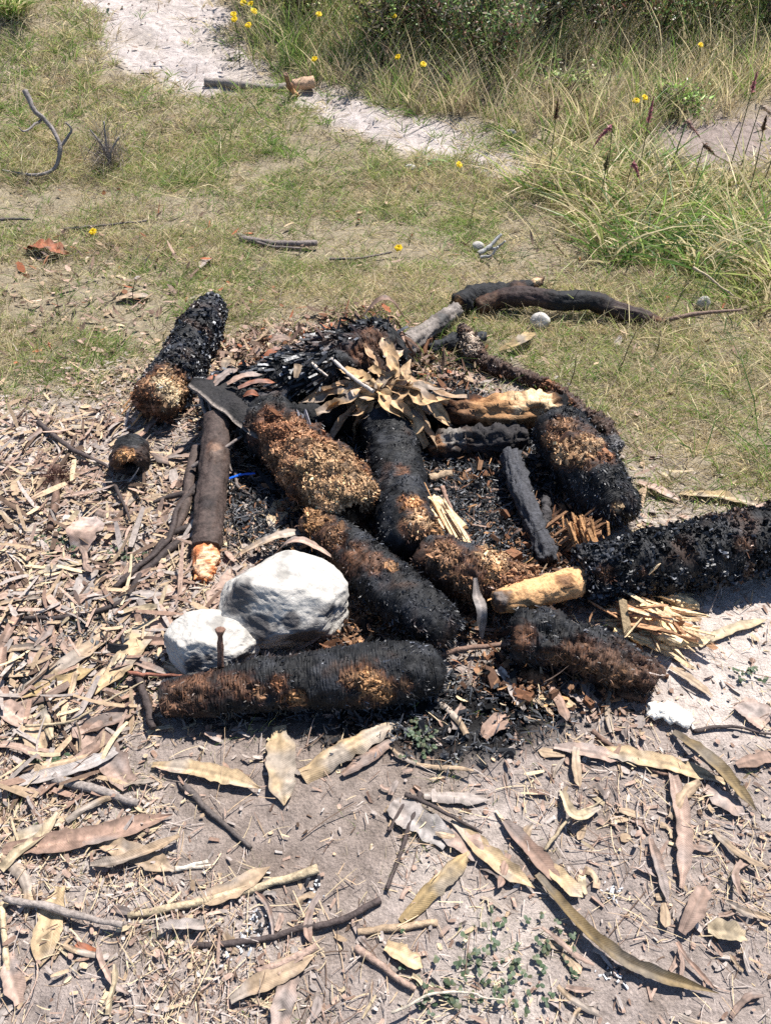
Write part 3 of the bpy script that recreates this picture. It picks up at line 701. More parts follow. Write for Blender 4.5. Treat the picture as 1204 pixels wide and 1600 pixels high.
# ------------------------------------------------------------------ stones
def stone(name, label, px, py, dims, planes, seed, colr=(.44, .41, .365), rot=0., tilt=(0, 0), soot_shade=(), sub=6, rough=.065, zoff=.85, group=None):
    bm = bmesh.new(); bmesh.ops.create_icosphere(bm, subdivisions=sub, radius=1.0)
    V = np.array([v.co[:] for v in bm.verts]); F = np.array([[v.index for v in f.verts] for f in bm.faces]); bm.free()
    d = V.copy(); r = np.ones(len(V))
    for nx_, ny_, nz_, off in planes:
        n_ = norm(np.array([nx_, ny_, nz_])); dd = d @ n_
        lim = np.where(dd > .05, off / np.maximum(dd, .05), 9); r = -np.log(np.exp(-r * 60) + np.exp(-lim * 60)) / 60
    V = d * r[:, None]
    rid = 1 - 2 * np.abs(fbm(V * [1, 1, 1.8], 2.6, 4, seed))
    V = V * (1 + rough * .8 * rid + rough * .5 * fbm(V, 7, 4, seed + 3) + .05 * fbm(V, 1.2, 2, seed + 5))[:, None]
    V = V * np.array(dims)
    a, b = tilt
    Rx = np.array([[1, 0, 0], [0, math.cos(a), -math.sin(a)], [0, math.sin(a), math.cos(a)]]); Ry = np.array([[math.cos(b), 0, math.sin(b)], [0, 1, 0], [-math.sin(b), 0, math.cos(b)]])
    Rz = np.array([[math.cos(rot), -math.sin(rot), 0], [math.sin(rot), math.cos(rot), 0], [0, 0, 1]])
    V = V @ (Rz @ Ry @ Rx).T
    P = at(px, py, dims[2] * zoff)
    V = V + P
    cc = np.array(colr) * (1 + .10 * fbm(V, 30, 4, seed))[:, None]
    crack = sstep(.2, .5, fbm(V * [1, 1, 2.2], 22, 4, seed + 8))[:, None]; cc = cc * (1 - .4 * crack)
    for sx, sy, sr in soot_shade:
        pix, dz = project(V); dpx = np.hypot(pix[:, 0] - sx, pix[:, 1] - sy); nr = dpx < max(dpx.min() + 4, 8)
        k = np.where(nr)[0][np.argmin(dz[nr])]
        w_ = 1 - sstep(.4, 1.1, np.linalg.norm(V - V[k], axis=1) / (sr * dz[k] / FPX) + .6 * fbm(V, 40, 3, seed + 6))
        cc = cc * (1 - w_[:, None]) + np.array([.10, .092, .088]) * w_[:, None]  # soot and the stone's shaded lower side, both painted as dark colour
    loc = P.copy(); loc[2] = ground(P[0], P[1])
    o = link(name, Geo().add(V, tris=F, col=cc).mesh(name, loc), M_ROCK, None, loc)
    return tag(o, label, 'stone', group)
stone('stone', 'large white angular stone, lower side soot and painted shade, beside the furry slanting log', 449, 940, (.150, .118, .098),
      [(-.45, -.72, .5, .66), (.75, -.45, .25, .78), (-.25, .15, .95, .80), (-.95, .1, .25, .86), (.15, -.9, -.1, .74), (.5, -.05, .85, .84), (.1, -.75, .65, .74), (.95, .2, .0, .86), (-.6, .6, .4, .8)], 5, tilt=(.1, .22), rot=.12, zoff=.80,
      soot_shade=[(368, 935, 40), (480, 1000, 40), (405, 985, 32), (520, 960, 18), (455, 975, 20)])
stone('stone', 'smaller white stone with a thin stick stuck up in front of it', 330, 1008, (.104, .078, .066),
      [(.1, -.85, .5, .74), (-.6, .1, .75, .78), (.45, -.1, .85, .80), (.9, -.4, .1, .84), (-.8, -.6, .2, .8), (0, .2, 1, .8)], 9, tilt=(.1, .1), rot=-.1, zoff=.72, soot_shade=[(300, 1045, 20), (385, 1035, 20), (327, 1036, 9)])  # listed last: a small round dark spot left of the stick
stone('stone', 'small pale stone in the grass under the curved branch', 843, 502, (.035, .028, .032), [(0, -.8, .5, .8), (.6, 0, .8, .85)], 13, sub=4, zoff=.6)
stone('stone', 'small pale pebble in the grass by the thin twig tip', 1098, 474, (.024, .02, .028), [(0, -.8, .5, .8)], 15, sub=3, zoff=.6)
stone('stone', 'pale stone at the far edge of the sandy path below the dry grass', 798, 208, (.028, .02, .02), [(0, -.8, .5, .8), (.6, 0, .8, .85)], 17, sub=4, zoff=.5)
stone('stone', 'white pebble on the lawn just below the sandy path', 641, 262, (.026, .02, .016), [(0, -.8, .5, .8)], 18, sub=3, zoff=.5)
stone('stone', 'white lichen-covered lump at the foot of the lichen twig', 746, 385, (.026, .02, .02), [(0, -.8, .5, .8)], 19, sub=3, zoff=.5)
# ------------------------------------------------------------------ dry leaves
TANL = np.array([.37, .265, .17]); YEL = np.array([.44, .315, .18]); PINK = np.array([.34, .235, .18]); BRN = np.array([.21, .135, .098])
OLV = np.array([.29, .205, .10]); GRYL = np.array([.31, .26, .225]); REDL = np.array([.30, .105, .05]); DRK = np.array([.10, .065, .045]); STRAW = np.array([.46, .36, .23])

def leaf_geo(pts, width, colr, seed, fold=.35, K=26, blunt=0., wav=.07, twist=0., th=.0007, narrow0=.5, curl=0., torn=.16):
    """a strap leaf with midrib, fold, thickness and a torn, wavy edge, along the 3-D points"""
    C = catmull(pts, K + 1); T, N, B = frames(C)
    t = np.linspace(0, 1, K + 1)
    seg = np.linalg.norm(np.diff(C, axis=0), axis=1); ln = np.concatenate([[0], np.cumsum(seg)]); Ltot = ln[-1]
    prof = np.minimum(narrow0 + (1 - narrow0) * sstep(0, .3, t), np.maximum(blunt, (1 - sstep(.72, 1.03, t) ** 1.8)))
    prof = prof * (1 + .10 * fbm(np.stack([t * 5, 0 * t + seed * .7, 0 * t], -1), 1., 2, seed + 2))
    prof = np.clip(prof, .03, 1)
    ang = twist * (t - .5) + .25 * fbm(np.stack([t * 2, 0 * t + seed, 0 * t], -1), 1.5, 2, seed)
    N2 = N * np.cos(ang)[:, None] + B * np.sin(ang)[:, None]; B2 = B * np.cos(ang)[:, None] - N * np.sin(ang)[:, None]
    s = np.array([-1, -.66, -.33, -.08, .08, .33, .66, 1.0]); m = len(s)
    edge = 1 + torn * 2 * fbm(np.stack(np.broadcast_arrays(ln[:, None] * 70, np.sign(s)[None] * 3., 0. * s[None] + seed), -1), 1., 3, seed)
    hw = width * .5 * prof[:, None] * np.where(np.abs(s)[None] > .5, edge, 1)
    lift = .55 * fold * hw * np.abs(s)[None] ** 1.4 - curl * hw * s[None] ** 2
    lift = lift + wav * width * fbm(np.stack(np.broadcast_arrays(ln[:, None] * 45, s[None] * 1.2, 0. * s[None] + seed), -1), 1., 2, seed + 3)
    lift = lift + np.where(np.abs(s) < .1, -.02 * width, 0)[None]
    V = C[:, None] + B2[:, None] * (hw * s[None])[..., None] + N2[:, None] * lift[..., None]
    V2 = V - N2[:, None] * th
    n = (K + 1) * m
    i = (np.arange(K)[:, None] * m + np.arange(m - 1)[None]).reshape(-1)
    q1 = np.stack([i, i + 1, i + m + 1, i + m], -1)
    a = np.arange(K) * m
    q3 = np.stack([a, a + m, a + m + n, a + n], -1); b = a + m - 1; q4 = np.stack([b + m, b, b + n, b + m + n], -1)
    e = np.arange(m - 1); q5 = np.stack([e + 1, e, e + n, e + 1 + n], -1); e2 = e + K * m; q6 = np.stack([e2, e2 + 1, e2 + 1 + n, e2 + n], -1)
    vv = V.reshape(-1, 3); vb = V2.reshape(-1, 3)
    streak = fbm(np.stack(np.broadcast_arrays(ln[:, None] * 12, (hw * s[None]) * 260, 0. * s[None] + seed * 3.1), -1), 1., 3, seed + 7).reshape(-1)
    cc = np.array(colr) * (1 + .22 * fbm(vv, 28, 3, seed) + .25 * streak)[:, None]
    grey = sstep(-.05, .35, fbm(vv, 17, 3, seed + 14))[:, None] * .55; cc = cc * (1 - grey) + (cc.mean(1, keepdims=True) * np.array([1.06, .98, .92])) * grey
    spots = sstep(.2, .45, fbm(vv, 42, 3, seed + 12))[:, None]; cc = cc * (1 - .5 * spots)
    sa = np.tile(np.abs(s), K + 1); rib = (sa < .1)[:, None]; cc = np.where(rib, cc * (.7 if seed % 3 else 1.25), cc); cc = np.where((sa > .9)[:, None], cc * .8, cc)
    lu = np.stack([np.repeat(ln, m), (hw * s[None]).reshape(-1), 0 * sa], -1)
    g = Geo(); g.add(vv, q1, col=cc, luv=lu); g.add(vb, q1[:, ::-1], col=cc * .9, luv=lu)
    g.add(np.concatenate([vv, vb]), np.concatenate([q3, q4, q5, q6]), col=np.concatenate([cc, cc]) * .85, luv=np.concatenate([lu, lu]))
    return g

def px_leaf(x0, y0, x1, y1, wpx, colr, label, arch=.005, side=0., z0=.011, z1=.011, group=None, name='dry_leaf', cat='leaf', **kw):
    a = at(x0, y0, z0); b = at(x1, y1, z1); mid = (a + b) / 2
    perp = np.cross(b - a, [0, 0, 1.0])
    mid = mid + perp * side; q1 = a * .72 + mid * .0 + b * .28 + perp * side * .75; q2 = a * .28 + b * .72 + perp * side * .75
    for v, k in ((mid, 1.), (q1, .75), (q2, .75)): v[2] = base(v[0], v[1]) + max(z0, 0) * .5 + max(z1, 0) * .5 + arch * k
    width = wpx * depth(mid) / FPX
    seed = int(x0 * 7 + y0 * 3) % 1000
    loc = mid.copy(); loc[2] = ground(loc[0], loc[1])
    g = leaf_geo([a, q1, mid, q2, b], width, colr * (1 + .08 * np.sin(seed)), seed, **kw)
    o = link(name, g.mesh(name, loc, luv=True), M_LEAF, None, loc)
    return tag(o, label, cat, group)

LV = 'long dry leaves lying in the front'
LEAVES = [
 (4, 1328, 270, 1272, 32, BRN * 1.3, 'broad grey-brown strap leaf at the left edge above the spotted yellow leaf', dict(side=.04, fold=.5, narrow0=.5)),
 (92, 1385, 62, 1512, 44, YEL * .92, 'pointed spotted yellow leaf standing upright in the lower left litter', dict(fold=.25)),
 (155, 1315, 272, 1360, 30, TANL, 'ragged tan leaf on bare dirt between the grey-brown strap and the white stalks', dict(blunt=.25)),
 (238, 1195, 408, 1232, 27, YEL, 'yellow tongue-shaped leaf pointing at the bare dirt below the front log', dict(narrow0=.35, side=-.04)),
 (436, 1135, 444, 1258, 44, YEL * .97, 'torn wide tan leaf hanging down on the bare dirt below the front log', dict(narrow0=.5, fold=.15, torn=.12)),
 (472, 1213, 630, 1122, 34, YEL, 'rolled yellow leaf with square cut end on the bare dirt', dict(narrow0=.9, curl=.7, fold=0, arch=.02)),
 (535, 1210, 620, 1150, 20, BRN * 1.2, 'narrow brown leaf just below the rolled yellow leaf', dict(curl=.4, fold=0)),
 (292, 1412, 422, 1354, 28, TANL, 'tan leaf lying over a long straw stalk on the lower dirt', dict(narrow0=.2, side=.08)),
 (120, 1118, 203, 1228, 44, PINK, 'wide pinkish leaf with straight sides slanting below the left end of the front log', dict(narrow0=.6, blunt=.7, fold=.25)),
 (455, 1512, 438, 1604, 36, PINK * 1.05, 'pinkish brown leaf standing at the bottom edge', dict(narrow0=.8, blunt=.8, fold=.2)),
 (360, 1562, 492, 1492, 30, TANL, 'tan leaf slanting up to the right near the bottom edge', dict(fold=.3)),
 (2, 1338, 40, 1440, 18, TANL * .95, 'tan leaf bent like a bow at the left edge', dict(side=-.16, curl=.5, fold=0)),
 (120, 1474, 152, 1496, 15, REDL, 'small red leaf beside the spotted yellow leaf', dict()),
 (14, 1490, 32, 1568, 30, PINK, 'brown leaf standing in the bottom left corner', dict(blunt=.5)),
 (1050, 1143, 1182, 1268, 22, OLV * .75, 'folded olive-brown leaf slanting over the pale soil at the right', dict(fold=.8, arch=.03, side=.03, narrow0=.5)),
 (905, 1168, 1132, 1222, 27, YEL * 1.02, 'long yellow leaf lying under the folded olive leaf at the right', dict(narrow0=.3, blunt=.4, side=-.03)),
 (707, 1280, 835, 1388, 28, YEL * .9, 'narrow yellow-olive leaf slanting down right of the dark twigs', dict(side=.05, fold=.5)),
 (787, 1282, 880, 1385, 26, BRN * 1.2, 'brown leaf parallel to and above the narrow yellow-olive leaf', dict(fold=.4)),
 (838, 1366, 1122, 1552, 20, OLV * .62, 'very long dark olive leaf sweeping to the bottom right, tip up', dict(side=.13, fold=1.1, arch=.004, narrow0=.7, z0=.014, twist=.5)),
 (627, 1442, 738, 1325, 28, OLV * 1.35, 'rolled olive-tan leaf slanting up in the lower middle', dict(curl=.8, fold=0, narrow0=.7, blunt=.6, arch=.018)),
 (662, 1242, 764, 1250, 20, GRYL * .9, 'grey-brown leaf lying level by the dark twigs', dict(curl=.4, fold=0)),
 (878, 1236, 936, 1262, 15, STRAW * .95, 'dry leaf curled into a ring in the lower right litter', dict(side=.62, arch=.02, fold=.8, narrow0=.7, blunt=.6)),
 (1045, 1190, 1064, 1388, 24, PINK * .95, 'long upright brown leaf below the yellow leaf at the right', dict(fold=.6, side=-.05, narrow0=.5, blunt=.3)),
 (1015, 1310, 1044, 1412, 16, PINK * .9, 'thin brown leaf left of the long upright brown leaf', dict(fold=.5)),
 (852, 1352, 910, 1402, 26, YEL, 'short bright yellow leaf end under the tip of the long olive leaf', dict(narrow0=.7)),
 (1065, 1458, 1102, 1384, 26, PINK * .9, 'cupped brown leaf beneath the long upright brown leaf', dict(fold=.7, arch=.015)),
 (1105, 1450, 1165, 1462, 30, STRAW * .9, 'crumpled tan leaf near the lower right edge', dict(blunt=.6, wav=.14)),
 (602, 1478, 660, 1512, 28, YEL * .95, 'yellow leaf near the bottom between two straw stalks', dict(narrow0=.6)),
 (1100, 1232, 1164, 1274, 32, PINK, 'oval pinkish leaf below the right end of the yellow leaf', dict(fold=.2)),
 (865, 1166, 972, 1187, 22, PINK * 1.1, 'brown leaf crossing the left end of the long yellow leaf', dict(blunt=.5, wav=.1)),
 (1150, 1196, 1225, 1178, 22, BRN * 1.3, 'brown leaf cut by the right edge above the olive leaf', dict()),
 (145, 1082, 237, 958, 36, YEL * .98, 'long tan leaf curving up to the left of the smaller stone', dict(side=.10, fold=.35, narrow0=.4)),
 (22, 1090, 190, 978, 26, TANL, 'long tan leaf at the left lying parallel to the curving one', dict(side=.03, fold=.6)),
 (30, 1088, 148, 1044, 24, OLV, 'olive leaf tucked under the parallel tan leaf at the left', dict(side=.06, fold=.5)),
 (54, 968, 66, 1066, 28, PINK, 'flat brown leaf pointing down at the left by the long twig end', dict(fold=.2, blunt=.5)),
 (125, 965, 142, 878, 30, GRYL * 1.1, 'grey-tan pointed leaf upright between the dark twigs', dict(fold=.3, narrow0=.8)),
 (240, 998, 294, 888, 32, PINK * 1.1, 'pinkish leaf slanting up toward the chopped stake', dict(narrow0=.6, blunt=.6)),
 (124, 862, 150, 808, 46, PINK * 1.25, 'short oval pale pinkish leaf below the charred stub', dict(fold=.15, narrow0=.7, arch=.02, z1=.04)),
 (318, 962, 385, 880, 32, PINK * 1.1, 'pinkish leaf lying between the stake end and the large stone', dict(narrow0=.5)),
 (428, 832, 446, 778, 32, YEL, 'small yellow leaf lying on the black charcoal', dict(fold=.2, narrow0=.4)),
 (365, 872, 502, 832, 16, TANL, 'narrow tan leaf arching over the charcoal behind the large stone', dict(arch=.045, side=.05)),
 (428, 868, 522, 872, 15, PINK * 1.2, 'dry leaf hugging the top of the large stone', dict(arch=.075, z0=.05, z1=.07, side=.1)),
 (-15, 1092, 58, 1138, 30, PINK, 'brown leaf cut by the left edge below the parallel leaves', dict(blunt=.5)),
 (120, 1148, 222, 1106, 28, BRN * 1.1, 'dark brown folded leaf left of the front log', dict(fold=.8)),
 (10, 906, 188, 868, 15, STRAW * .9, 'long flat straw-coloured leaf above the left twigs', dict(narrow0=.7, blunt=.6)),
 (20, 918, 190, 880, 13, PINK * 1.1, 'thin pinkish leaf just under the long flat straw one', dict(narrow0=.7, blunt=.6)),
 (222, 898, 300, 862, 22, TANL, 'tan leaf ending at the chopped stake', dict(narrow0=.7, blunt=.4)),
 (398, 988, 426, 1032, 20, BRN * 1.2, 'brown leaf wedged between the two white stones', dict(fold=.6)),
 (256, 1040, 308, 1060, 16, TANL, 'pale leaf wedged under the smaller stone', dict(curl=.5, fold=0)),
 (45, 1130, 70, 1175, 38, TANL * .9, 'short heart-shaped tan leaf at the far left below the brown one', dict(narrow0=.6, fold=.5)),
 (60, 1240, 190, 1140, 22, BRN * 1.15, 'long brown leaf crossing under the wide pinkish leaf', dict(fold=.5, narrow0=.6)),
 (1062, 772, 1194, 792, 20, OLV * 1.3, 'folded olive-tan leaf on the grass behind the thickest log', dict(fold=.7, side=-.05)),
 (1127, 822, 1215, 782, 15, PINK * 1.1, 'narrow leaf lying across the top of the thickest log', dict(z0=.125, z1=.135, fold=.3)),
 (996, 753, 1064, 783, 15, PINK * 1.2, 'pinkish leaf on the grass edge right of the back right log', dict()),
 (1090, 1008, 1198, 968, 17, STRAW * .85, 'thin straw-coloured leaf on pale soil below the thickest log', dict(side=-.03, narrow0=.6)),
 (742, 903, 752, 1004, 17, GRYL * .75, 'thin grey-brown leaf standing upright before the stubby barrel log', dict(z0=.12, z1=.02, fold=.5, narrow0=.4, arch=.03)),
 (1155, 1097, 1198, 1130, 44, PINK * 1.15, 'square torn tan leaf piece on pale soil at the right edge', dict(narrow0=.9, blunt=.9, fold=.1)),
 (885, 1070, 934, 1102, 40, PINK * .9, 'wide brown torn leaf below the dark burnt-out log', dict(narrow0=.8, blunt=.7, fold=.15)),
 (840, 1090, 900, 1104, 20, YEL, 'bright yellow leaf strip below the dark burnt-out log', dict(blunt=.5)),
 (1046, 1042, 1112, 1088, 14, TANL, 'narrow tan leaf beside the white rotten wood', dict(blunt=.5)),
 (755, 1152, 790, 1116, 30, BRN * 1.2, 'dark brown leaf at the end of the front log ash', dict(fold=.2)),
 (780, 547, 826, 518, 18, OLV * 1.2, 'curled leaf on the grass between the curved branch and the rotten root', dict(arch=.03, fold=.4, side=.25)),
 (566, 494, 632, 496, 13, BRN, 'dark arched leaf behind the shaggy log', dict(arch=.07, fold=.4, z0=.1, z1=.08)),
 (40, 388, 108, 398, 26, REDL * .9, 'reddish curled leaf in the grass far left', dict(wav=.2, arch=.03)),
 (182, 468, 236, 462, 20, TANL * .95, 'tan leaf in the grass left of the back log', dict(wav=.15)),
 (312, 418, 330, 402, 14, PINK, 'small pinkish leaf in the grass above the back log', dict()),
 (700, 1300, 760, 1340, 40, PINK * .95, 'broad brown torn leaf under the narrow yellow-olive leaf', dict(narrow0=.8, blunt=.8, fold=.1, wav=.12)),
 (612, 1255, 700, 1315, 44, GRYL * 1.15, 'pale grey torn leaf behind the crossing dark twigs', dict(narrow0=.8, blunt=.7, fold=.1, wav=.14)),
]
for L_ in LEAVES:
    px_leaf(*L_[:6], L_[6], group=None, **L_[7])

# dry rosette of leaves on the middle log
RC = at(600, 612, .165)
ros = thing('leaf_rosette', 'dried rosette of tan strap leaves spread over the middle of the pile', 'rosette', np.array([RC[0], RC[1], ground(RC[0], RC[1])]))
for k, (ex, ey, ez, wpx, sag, cl) in enumerate([(472, 632, .10, 26, .05, TANL), (495, 655, .09, 26, .06, TANL), (508, 640, .11, 24, .05, OLV * 1.3), (515, 575, .16, 22, .05, OLV * 1.2), (540, 612, .14, 20, .04, TANL),
        (568, 672, .07, 30, .09, YEL * .95), (585, 645, .10, 28, .08, YEL), (603, 648, .10, 26, .08, TANL), (655, 698, .07, 26, .10, TANL * .9), (668, 690, .06, 22, .10, OLV * 1.3), (640, 660, .10, 24, .08, BRN * 1.3),
        (705, 660, .10, 24, .06, TANL), (700, 640, .13, 22, .05, YEL * .9), (690, 612, .15, 18, .05, TANL), (595, 520, .24, 24, .03, TANL), (615, 560, .24, 18, .03, OLV * 1.3), (640, 580, .2, 18, .04, TANL),
        (478, 622, .12, 16, .04, BRN * 1.3), (548, 650, .09, 18, .05, TANL * .9), (680, 655, .08, 20, .06, YEL * .9), (662, 625, .14, 16, .05, TANL), (530, 590, .15, 16, .04, OLV), (520, 668, .06, 20, .05, TANL), (560, 655, .08, 20, .06, BRN * 1.3), (625, 665, .08, 22, .08, OLV * 1.2), (675, 672, .07, 18, .07, TANL), (645, 640, .12, 18, .06, BRN * 1.4), (580, 570, .2, 18, .04, OLV), (685, 635, .12, 18, .05, BRN * 1.4), (535, 630, .12, 20, .05, YEL * .8), (490, 610, .12, 16, .03, TANL), (505, 690, .05, 16, .03, BRN * 1.5), (550, 690, .05, 20, .05, TANL), (590, 680, .07, 18, .06, YEL * .9), (630, 700, .06, 18, .06, TANL), (690, 700, .04, 20, .04, TANL), (715, 672, .05, 16, .03, PINK), (720, 625, .1, 16, .03, PINK), (570, 545, .2, 16, .02, PINK), (630, 540, .2, 14, .02, TANL)]):
    E = at(ex, ey, ez); st_ = RC + rng.normal(0, 1, 3) * [.03, .02, .012]; bw = np.cross(E - st_, [0, 0, 1.0]) * rng.normal(0, .16); m_ = (st_ + E) / 2 + np.array([0, 0, sag * .5]) + bw
    g = leaf_geo([st_, st_ * .7 + E * .3 + [0, 0, sag * .45], m_, E * .75 + st_ * .25 + [0, 0, sag * .3], E + rng.normal(0, .012, 3)], .82 * wpx * depth(E) / FPX, (cl * .4 + TANL * .75) * np.array([1.06, .96, .8]) * rng.uniform(.75, 1.2), 300 + k, fold=.7, narrow0=.35, wav=.2, torn=.25, blunt=rng.choice([0, 0, .3, .6]), twist=1.8 * rng.normal())
    link('leaf', g.mesh('rosette_leaf', ros.location, luv=True), M_LEAF, ros)
# drooping rusty leaf skirt of the shaggy log
g = Geo()
n = 150
pp = at(rng.uniform(520, 625, n), rng.uniform(500, 528, n), .15); D = norm(np.stack([rng.normal(.1, .3, n), rng.normal(-.5, .25, n), rng.normal(-.15, .3, n)], -1))
S = norm(np.cross(D, rng.normal(0, 1, (n, 3)))); kc = rng.random((n, 1))
blades(pp, D, S, rng.uniform(.05, .11, n), rng.uniform(.005, .012, n), np.tile([0, 0, -.45], (n, 1)), (.6, 1, .9, .7, .3), RUST * (1 - kc) + PINK * kc, geo=g)
link('drooping_dry_leaves', g.mesh('skirt', l3.location), M_LITTER, l3)['kind'] = 'stuff'
# loose red-brown leaves lying on its left end
for k, (x0, y0, x1, y1, w_, cl, zz) in enumerate([(318, 602, 352, 590, 15, REDL, .12), (330, 606, 375, 575, 14, BRN * 1.2, .13), (355, 600, 410, 585, 14, BRN * 1.4, .14), (372, 606, 432, 598, 12, REDL * 1.1, .14), (350, 578, 362, 560, 14, TANL * .8, .13),
        (410, 560, 450, 545, 14, REDL, .12), (405, 575, 445, 568, 12, BRN, .13), (462, 590, 470, 570, 14, TANL * .7, .16), (380, 620, 405, 618, 12, REDL * .8, .13), (420, 535, 455, 530, 14, PINK * .8, .1)]):
    px_leaf(x0, y0, x1, y1, w_, cl, 'small red-brown dry leaf lying on the left end of the shaggy log', z0=zz + .035, z1=zz + .035, arch=.012, group='red-brown leaves on the shaggy log', wav=.14)

# prototypes for the many small leaves
PROTO = []
for k in range(28):
    Ln = rng.uniform(.03, .085); cl = [PINK, TANL, BRN * 1.2, GRYL, STRAW * .9, PINK * .85, TANL * .85][k % 7] * rng.uniform(.85, 1.15)
    bow = rng.normal(0, .12) * Ln
    g = leaf_geo([(-Ln / 2, 0, .002), (-Ln * .2, bow, .004), (Ln * .2, bow, .004), (Ln / 2, 0, rng.uniform(0, .008))], rng.uniform(.010, .024), cl, 500 + k, K=11, blunt=rng.choice([0, .5, .85, .95]), narrow0=rng.uniform(.3, 1.), fold=rng.uniform(0, .5), wav=.16, torn=.25)
    me = g.mesh('small_leaf', luv=True); me.materials.append(M_LEAF); PROTO.append(me)
CNAME = ['pinkish-brown', 'tan', 'dark brown', 'greyish', 'straw-coloured', 'dull pink-brown', 'dull tan']
STRAP = []
for k in range(28):
    Ln = rng.uniform(.09, .19); cl = [PINK, TANL, BRN * 1.2, GRYL, STRAW * .9, PINK * .85, TANL * .85][k % 7] * rng.uniform(.85, 1.15)
    bow = rng.normal(0, .07) * Ln
    g = leaf_geo([(-Ln / 2, 0, .003), (-Ln * .2, bow, .006), (Ln * .2, bow * .8, .008), (Ln / 2, rng.normal(0, .1) * Ln, rng.uniform(.002, .014))], rng.uniform(.012, .026), cl, 600 + k, K=20, blunt=rng.choice([.1, .5, .9]), narrow0=rng.uniform(.4, 1.), fold=rng.uniform(0, .9), curl=rng.choice([0, .5]), wav=.12, torn=.2)
    me = g.mesh('strap_leaf', luv=True); me.materials.append(M_LEAF); STRAP.append(me)
def small_leaf(P, label, group, name='fallen_leaf', sc=1., strap=False):
    k = rng.integers(28); pool = STRAP if strap else PROTO
    label = ('long narrow ' if strap else 'small ') + CNAME[k % 7] + ' ' + label; group = CNAME[k % 7] + ' ' + ('strap ' if strap else '') + group
    o = bpy.data.objects.new(name, pool[k]); COL.objects.link(o)
    o.location = P; o.rotation_euler = (rng.normal(0, .14), rng.normal(0, .10), rng.uniform(0, 6.28)); o.scale = [sc * rng.uniform(.75, 1.3)] * 3
    tag(o, label, 'leaf', group)
REG = [  # pixel box, count, label, group
 ((0, 660, 300, 850), 38, 'small dry leaf in the litter round the charred stub', 'leaves round the stub', .9),
 ((0, 850, 260, 1130), 44, 'small dry leaf in the deep litter left of the stones', 'leaves left of the stones', 1.),
 ((0, 1130, 260, 1340), 18, 'small dry leaf in the litter below the left log end', 'leaves below the left end', 1.),
 ((0, 1400, 600, 1600), 30, 'small dry leaf scattered on the lower left soil', 'leaves on the lower left soil', .58),
 ((600, 1180, 1204, 1400), 36, 'small dry leaf scattered on the soil right of the bare dirt', 'leaves right of the bare dirt', .62),
 ((600, 1400, 1204, 1600), 32, 'small dry leaf scattered on the lower right soil', 'leaves on the lower right soil', .56),
 ((540, 960, 640, 1000), 9, 'small dry leaf behind the middle of the front log', 'leaves behind the front log', .6),
 ((700, 1050, 1000, 1180), 12, 'small dry leaf on the ash below the dark burnt-out log', 'leaves on the ash', .9),
 ((20, 380, 400, 480), 12, 'small fallen leaf lying in the lawn behind the back left log', 'leaves in the lawn', .8),
]
for (x0, y0, x1, y1), n, lab, grp, sc in REG:
    P = at(rng.uniform(x0, x1, n), rng.uniform(y0, y1, n), 0)
    P[:, 2] = ground(P[:, 0], P[:, 1]) + rng.uniform(.002, .010, n)
    for j, p_ in enumerate(P):
        sp_ = j % (4 if y0 > 1150 else 3) == 0 and y0 > 640 and x1 - x0 > 150
        p_[2] += .006 if sp_ else 0
        small_leaf(p_, lab.replace('small ', ''), grp, sc=sc, strap=sp_)

# ------------------------------------------------------------------ twigs and stalks
def twig(poly, wpx, colr, label, z=.012, cat='twig', name='twig', taper=.5, group=None, lift=None, knots=.12, mat=None):
    poly = np.array(poly, float); n = len(poly)
    zz = np.full(n, z) if lift is None else np.array(lift, float)
    P = at(poly[:, 0], poly[:, 1], zz); C = catmull(P, max(10, 7 * n))
    C = C + .004 * np.stack([fbm(C, 30, 2, 1), fbm(C, 30, 2, 2), fbm(C, 30, 2, 3)], -1)
    R = wpx * .5 * depth(C) / FPX * np.linspace(1, taper, len(C))
    V, q, _, u, tt = tube(C, R, 8, ('flat', 'flat'), knots, 9, int(poly[0, 0]) % 50, .08)
    loc = C.mean(0).copy(); loc[2] = ground(loc[0], loc[1])
    cc = np.array(colr) * (1 + .35 * fbm(V, 45, 3, 4))[:, None]
    return tag(link(name, Geo().add(V, q, col=cc).mesh(name, loc), mat or M_BARK, None, loc), label, cat, group)
DT = np.array([.05, .037, .033]); GT = np.array([.16, .13, .115]); BT = np.array([.17, .105, .075])
twig([(345, 640), (354, 690), (345, 722), (302, 765), (278, 795), (264, 842), (215, 888), (180, 918)], 10, DT, 'long dark twig winding from the stake down to the left litter', lift=[.10, .07, .05, .035, .03, .03, .03, .02], taper=.9)
twig([(280, 845), (225, 895), (190, 940), (120, 962), (40, 966)], 13, DT * .9, 'thick dark twig ending level at the left among the leaves', z=.02, taper=.5)
twig([(305, 770), (270, 775), (240, 786)], 12, DT * .8, 'short thick dark twig joining the winding one', z=.03)
twig([(300, 822), (262, 838), (235, 870), (190, 905)], 12, DT * .8, 'dark twig hidden beneath the winding one', z=.02)
twig([(213, 1052), (228, 1092), (240, 1138)], 13, DT * 1.1, 'dark knobbly stick leaning at the left end of the front log', z=.02, taper=1.)
twig([(200, 1050), (245, 1055), (300, 1058)], 7, np.array([.2, .08, .05]), 'thin reddish twig touching the left end of the front log', z=.03)
twig([(40, 1135), (110, 1128), (160, 1100), (225, 1065)], 5, STRAW * .7, 'long pale thin stalk crossing the left litter', z=.03)
twig([(313, 618), (322, 648), (346, 690), (362, 735)], 7, GT * .9, 'grey vine hanging before the bark plate', lift=[.13, .12, .1, .06])
twig([(330, 606), (330, 640), (354, 690), (358, 702)], 6, GT, 'thinner grey vine beside the hanging one', lift=[.14, .13, .1, .09])
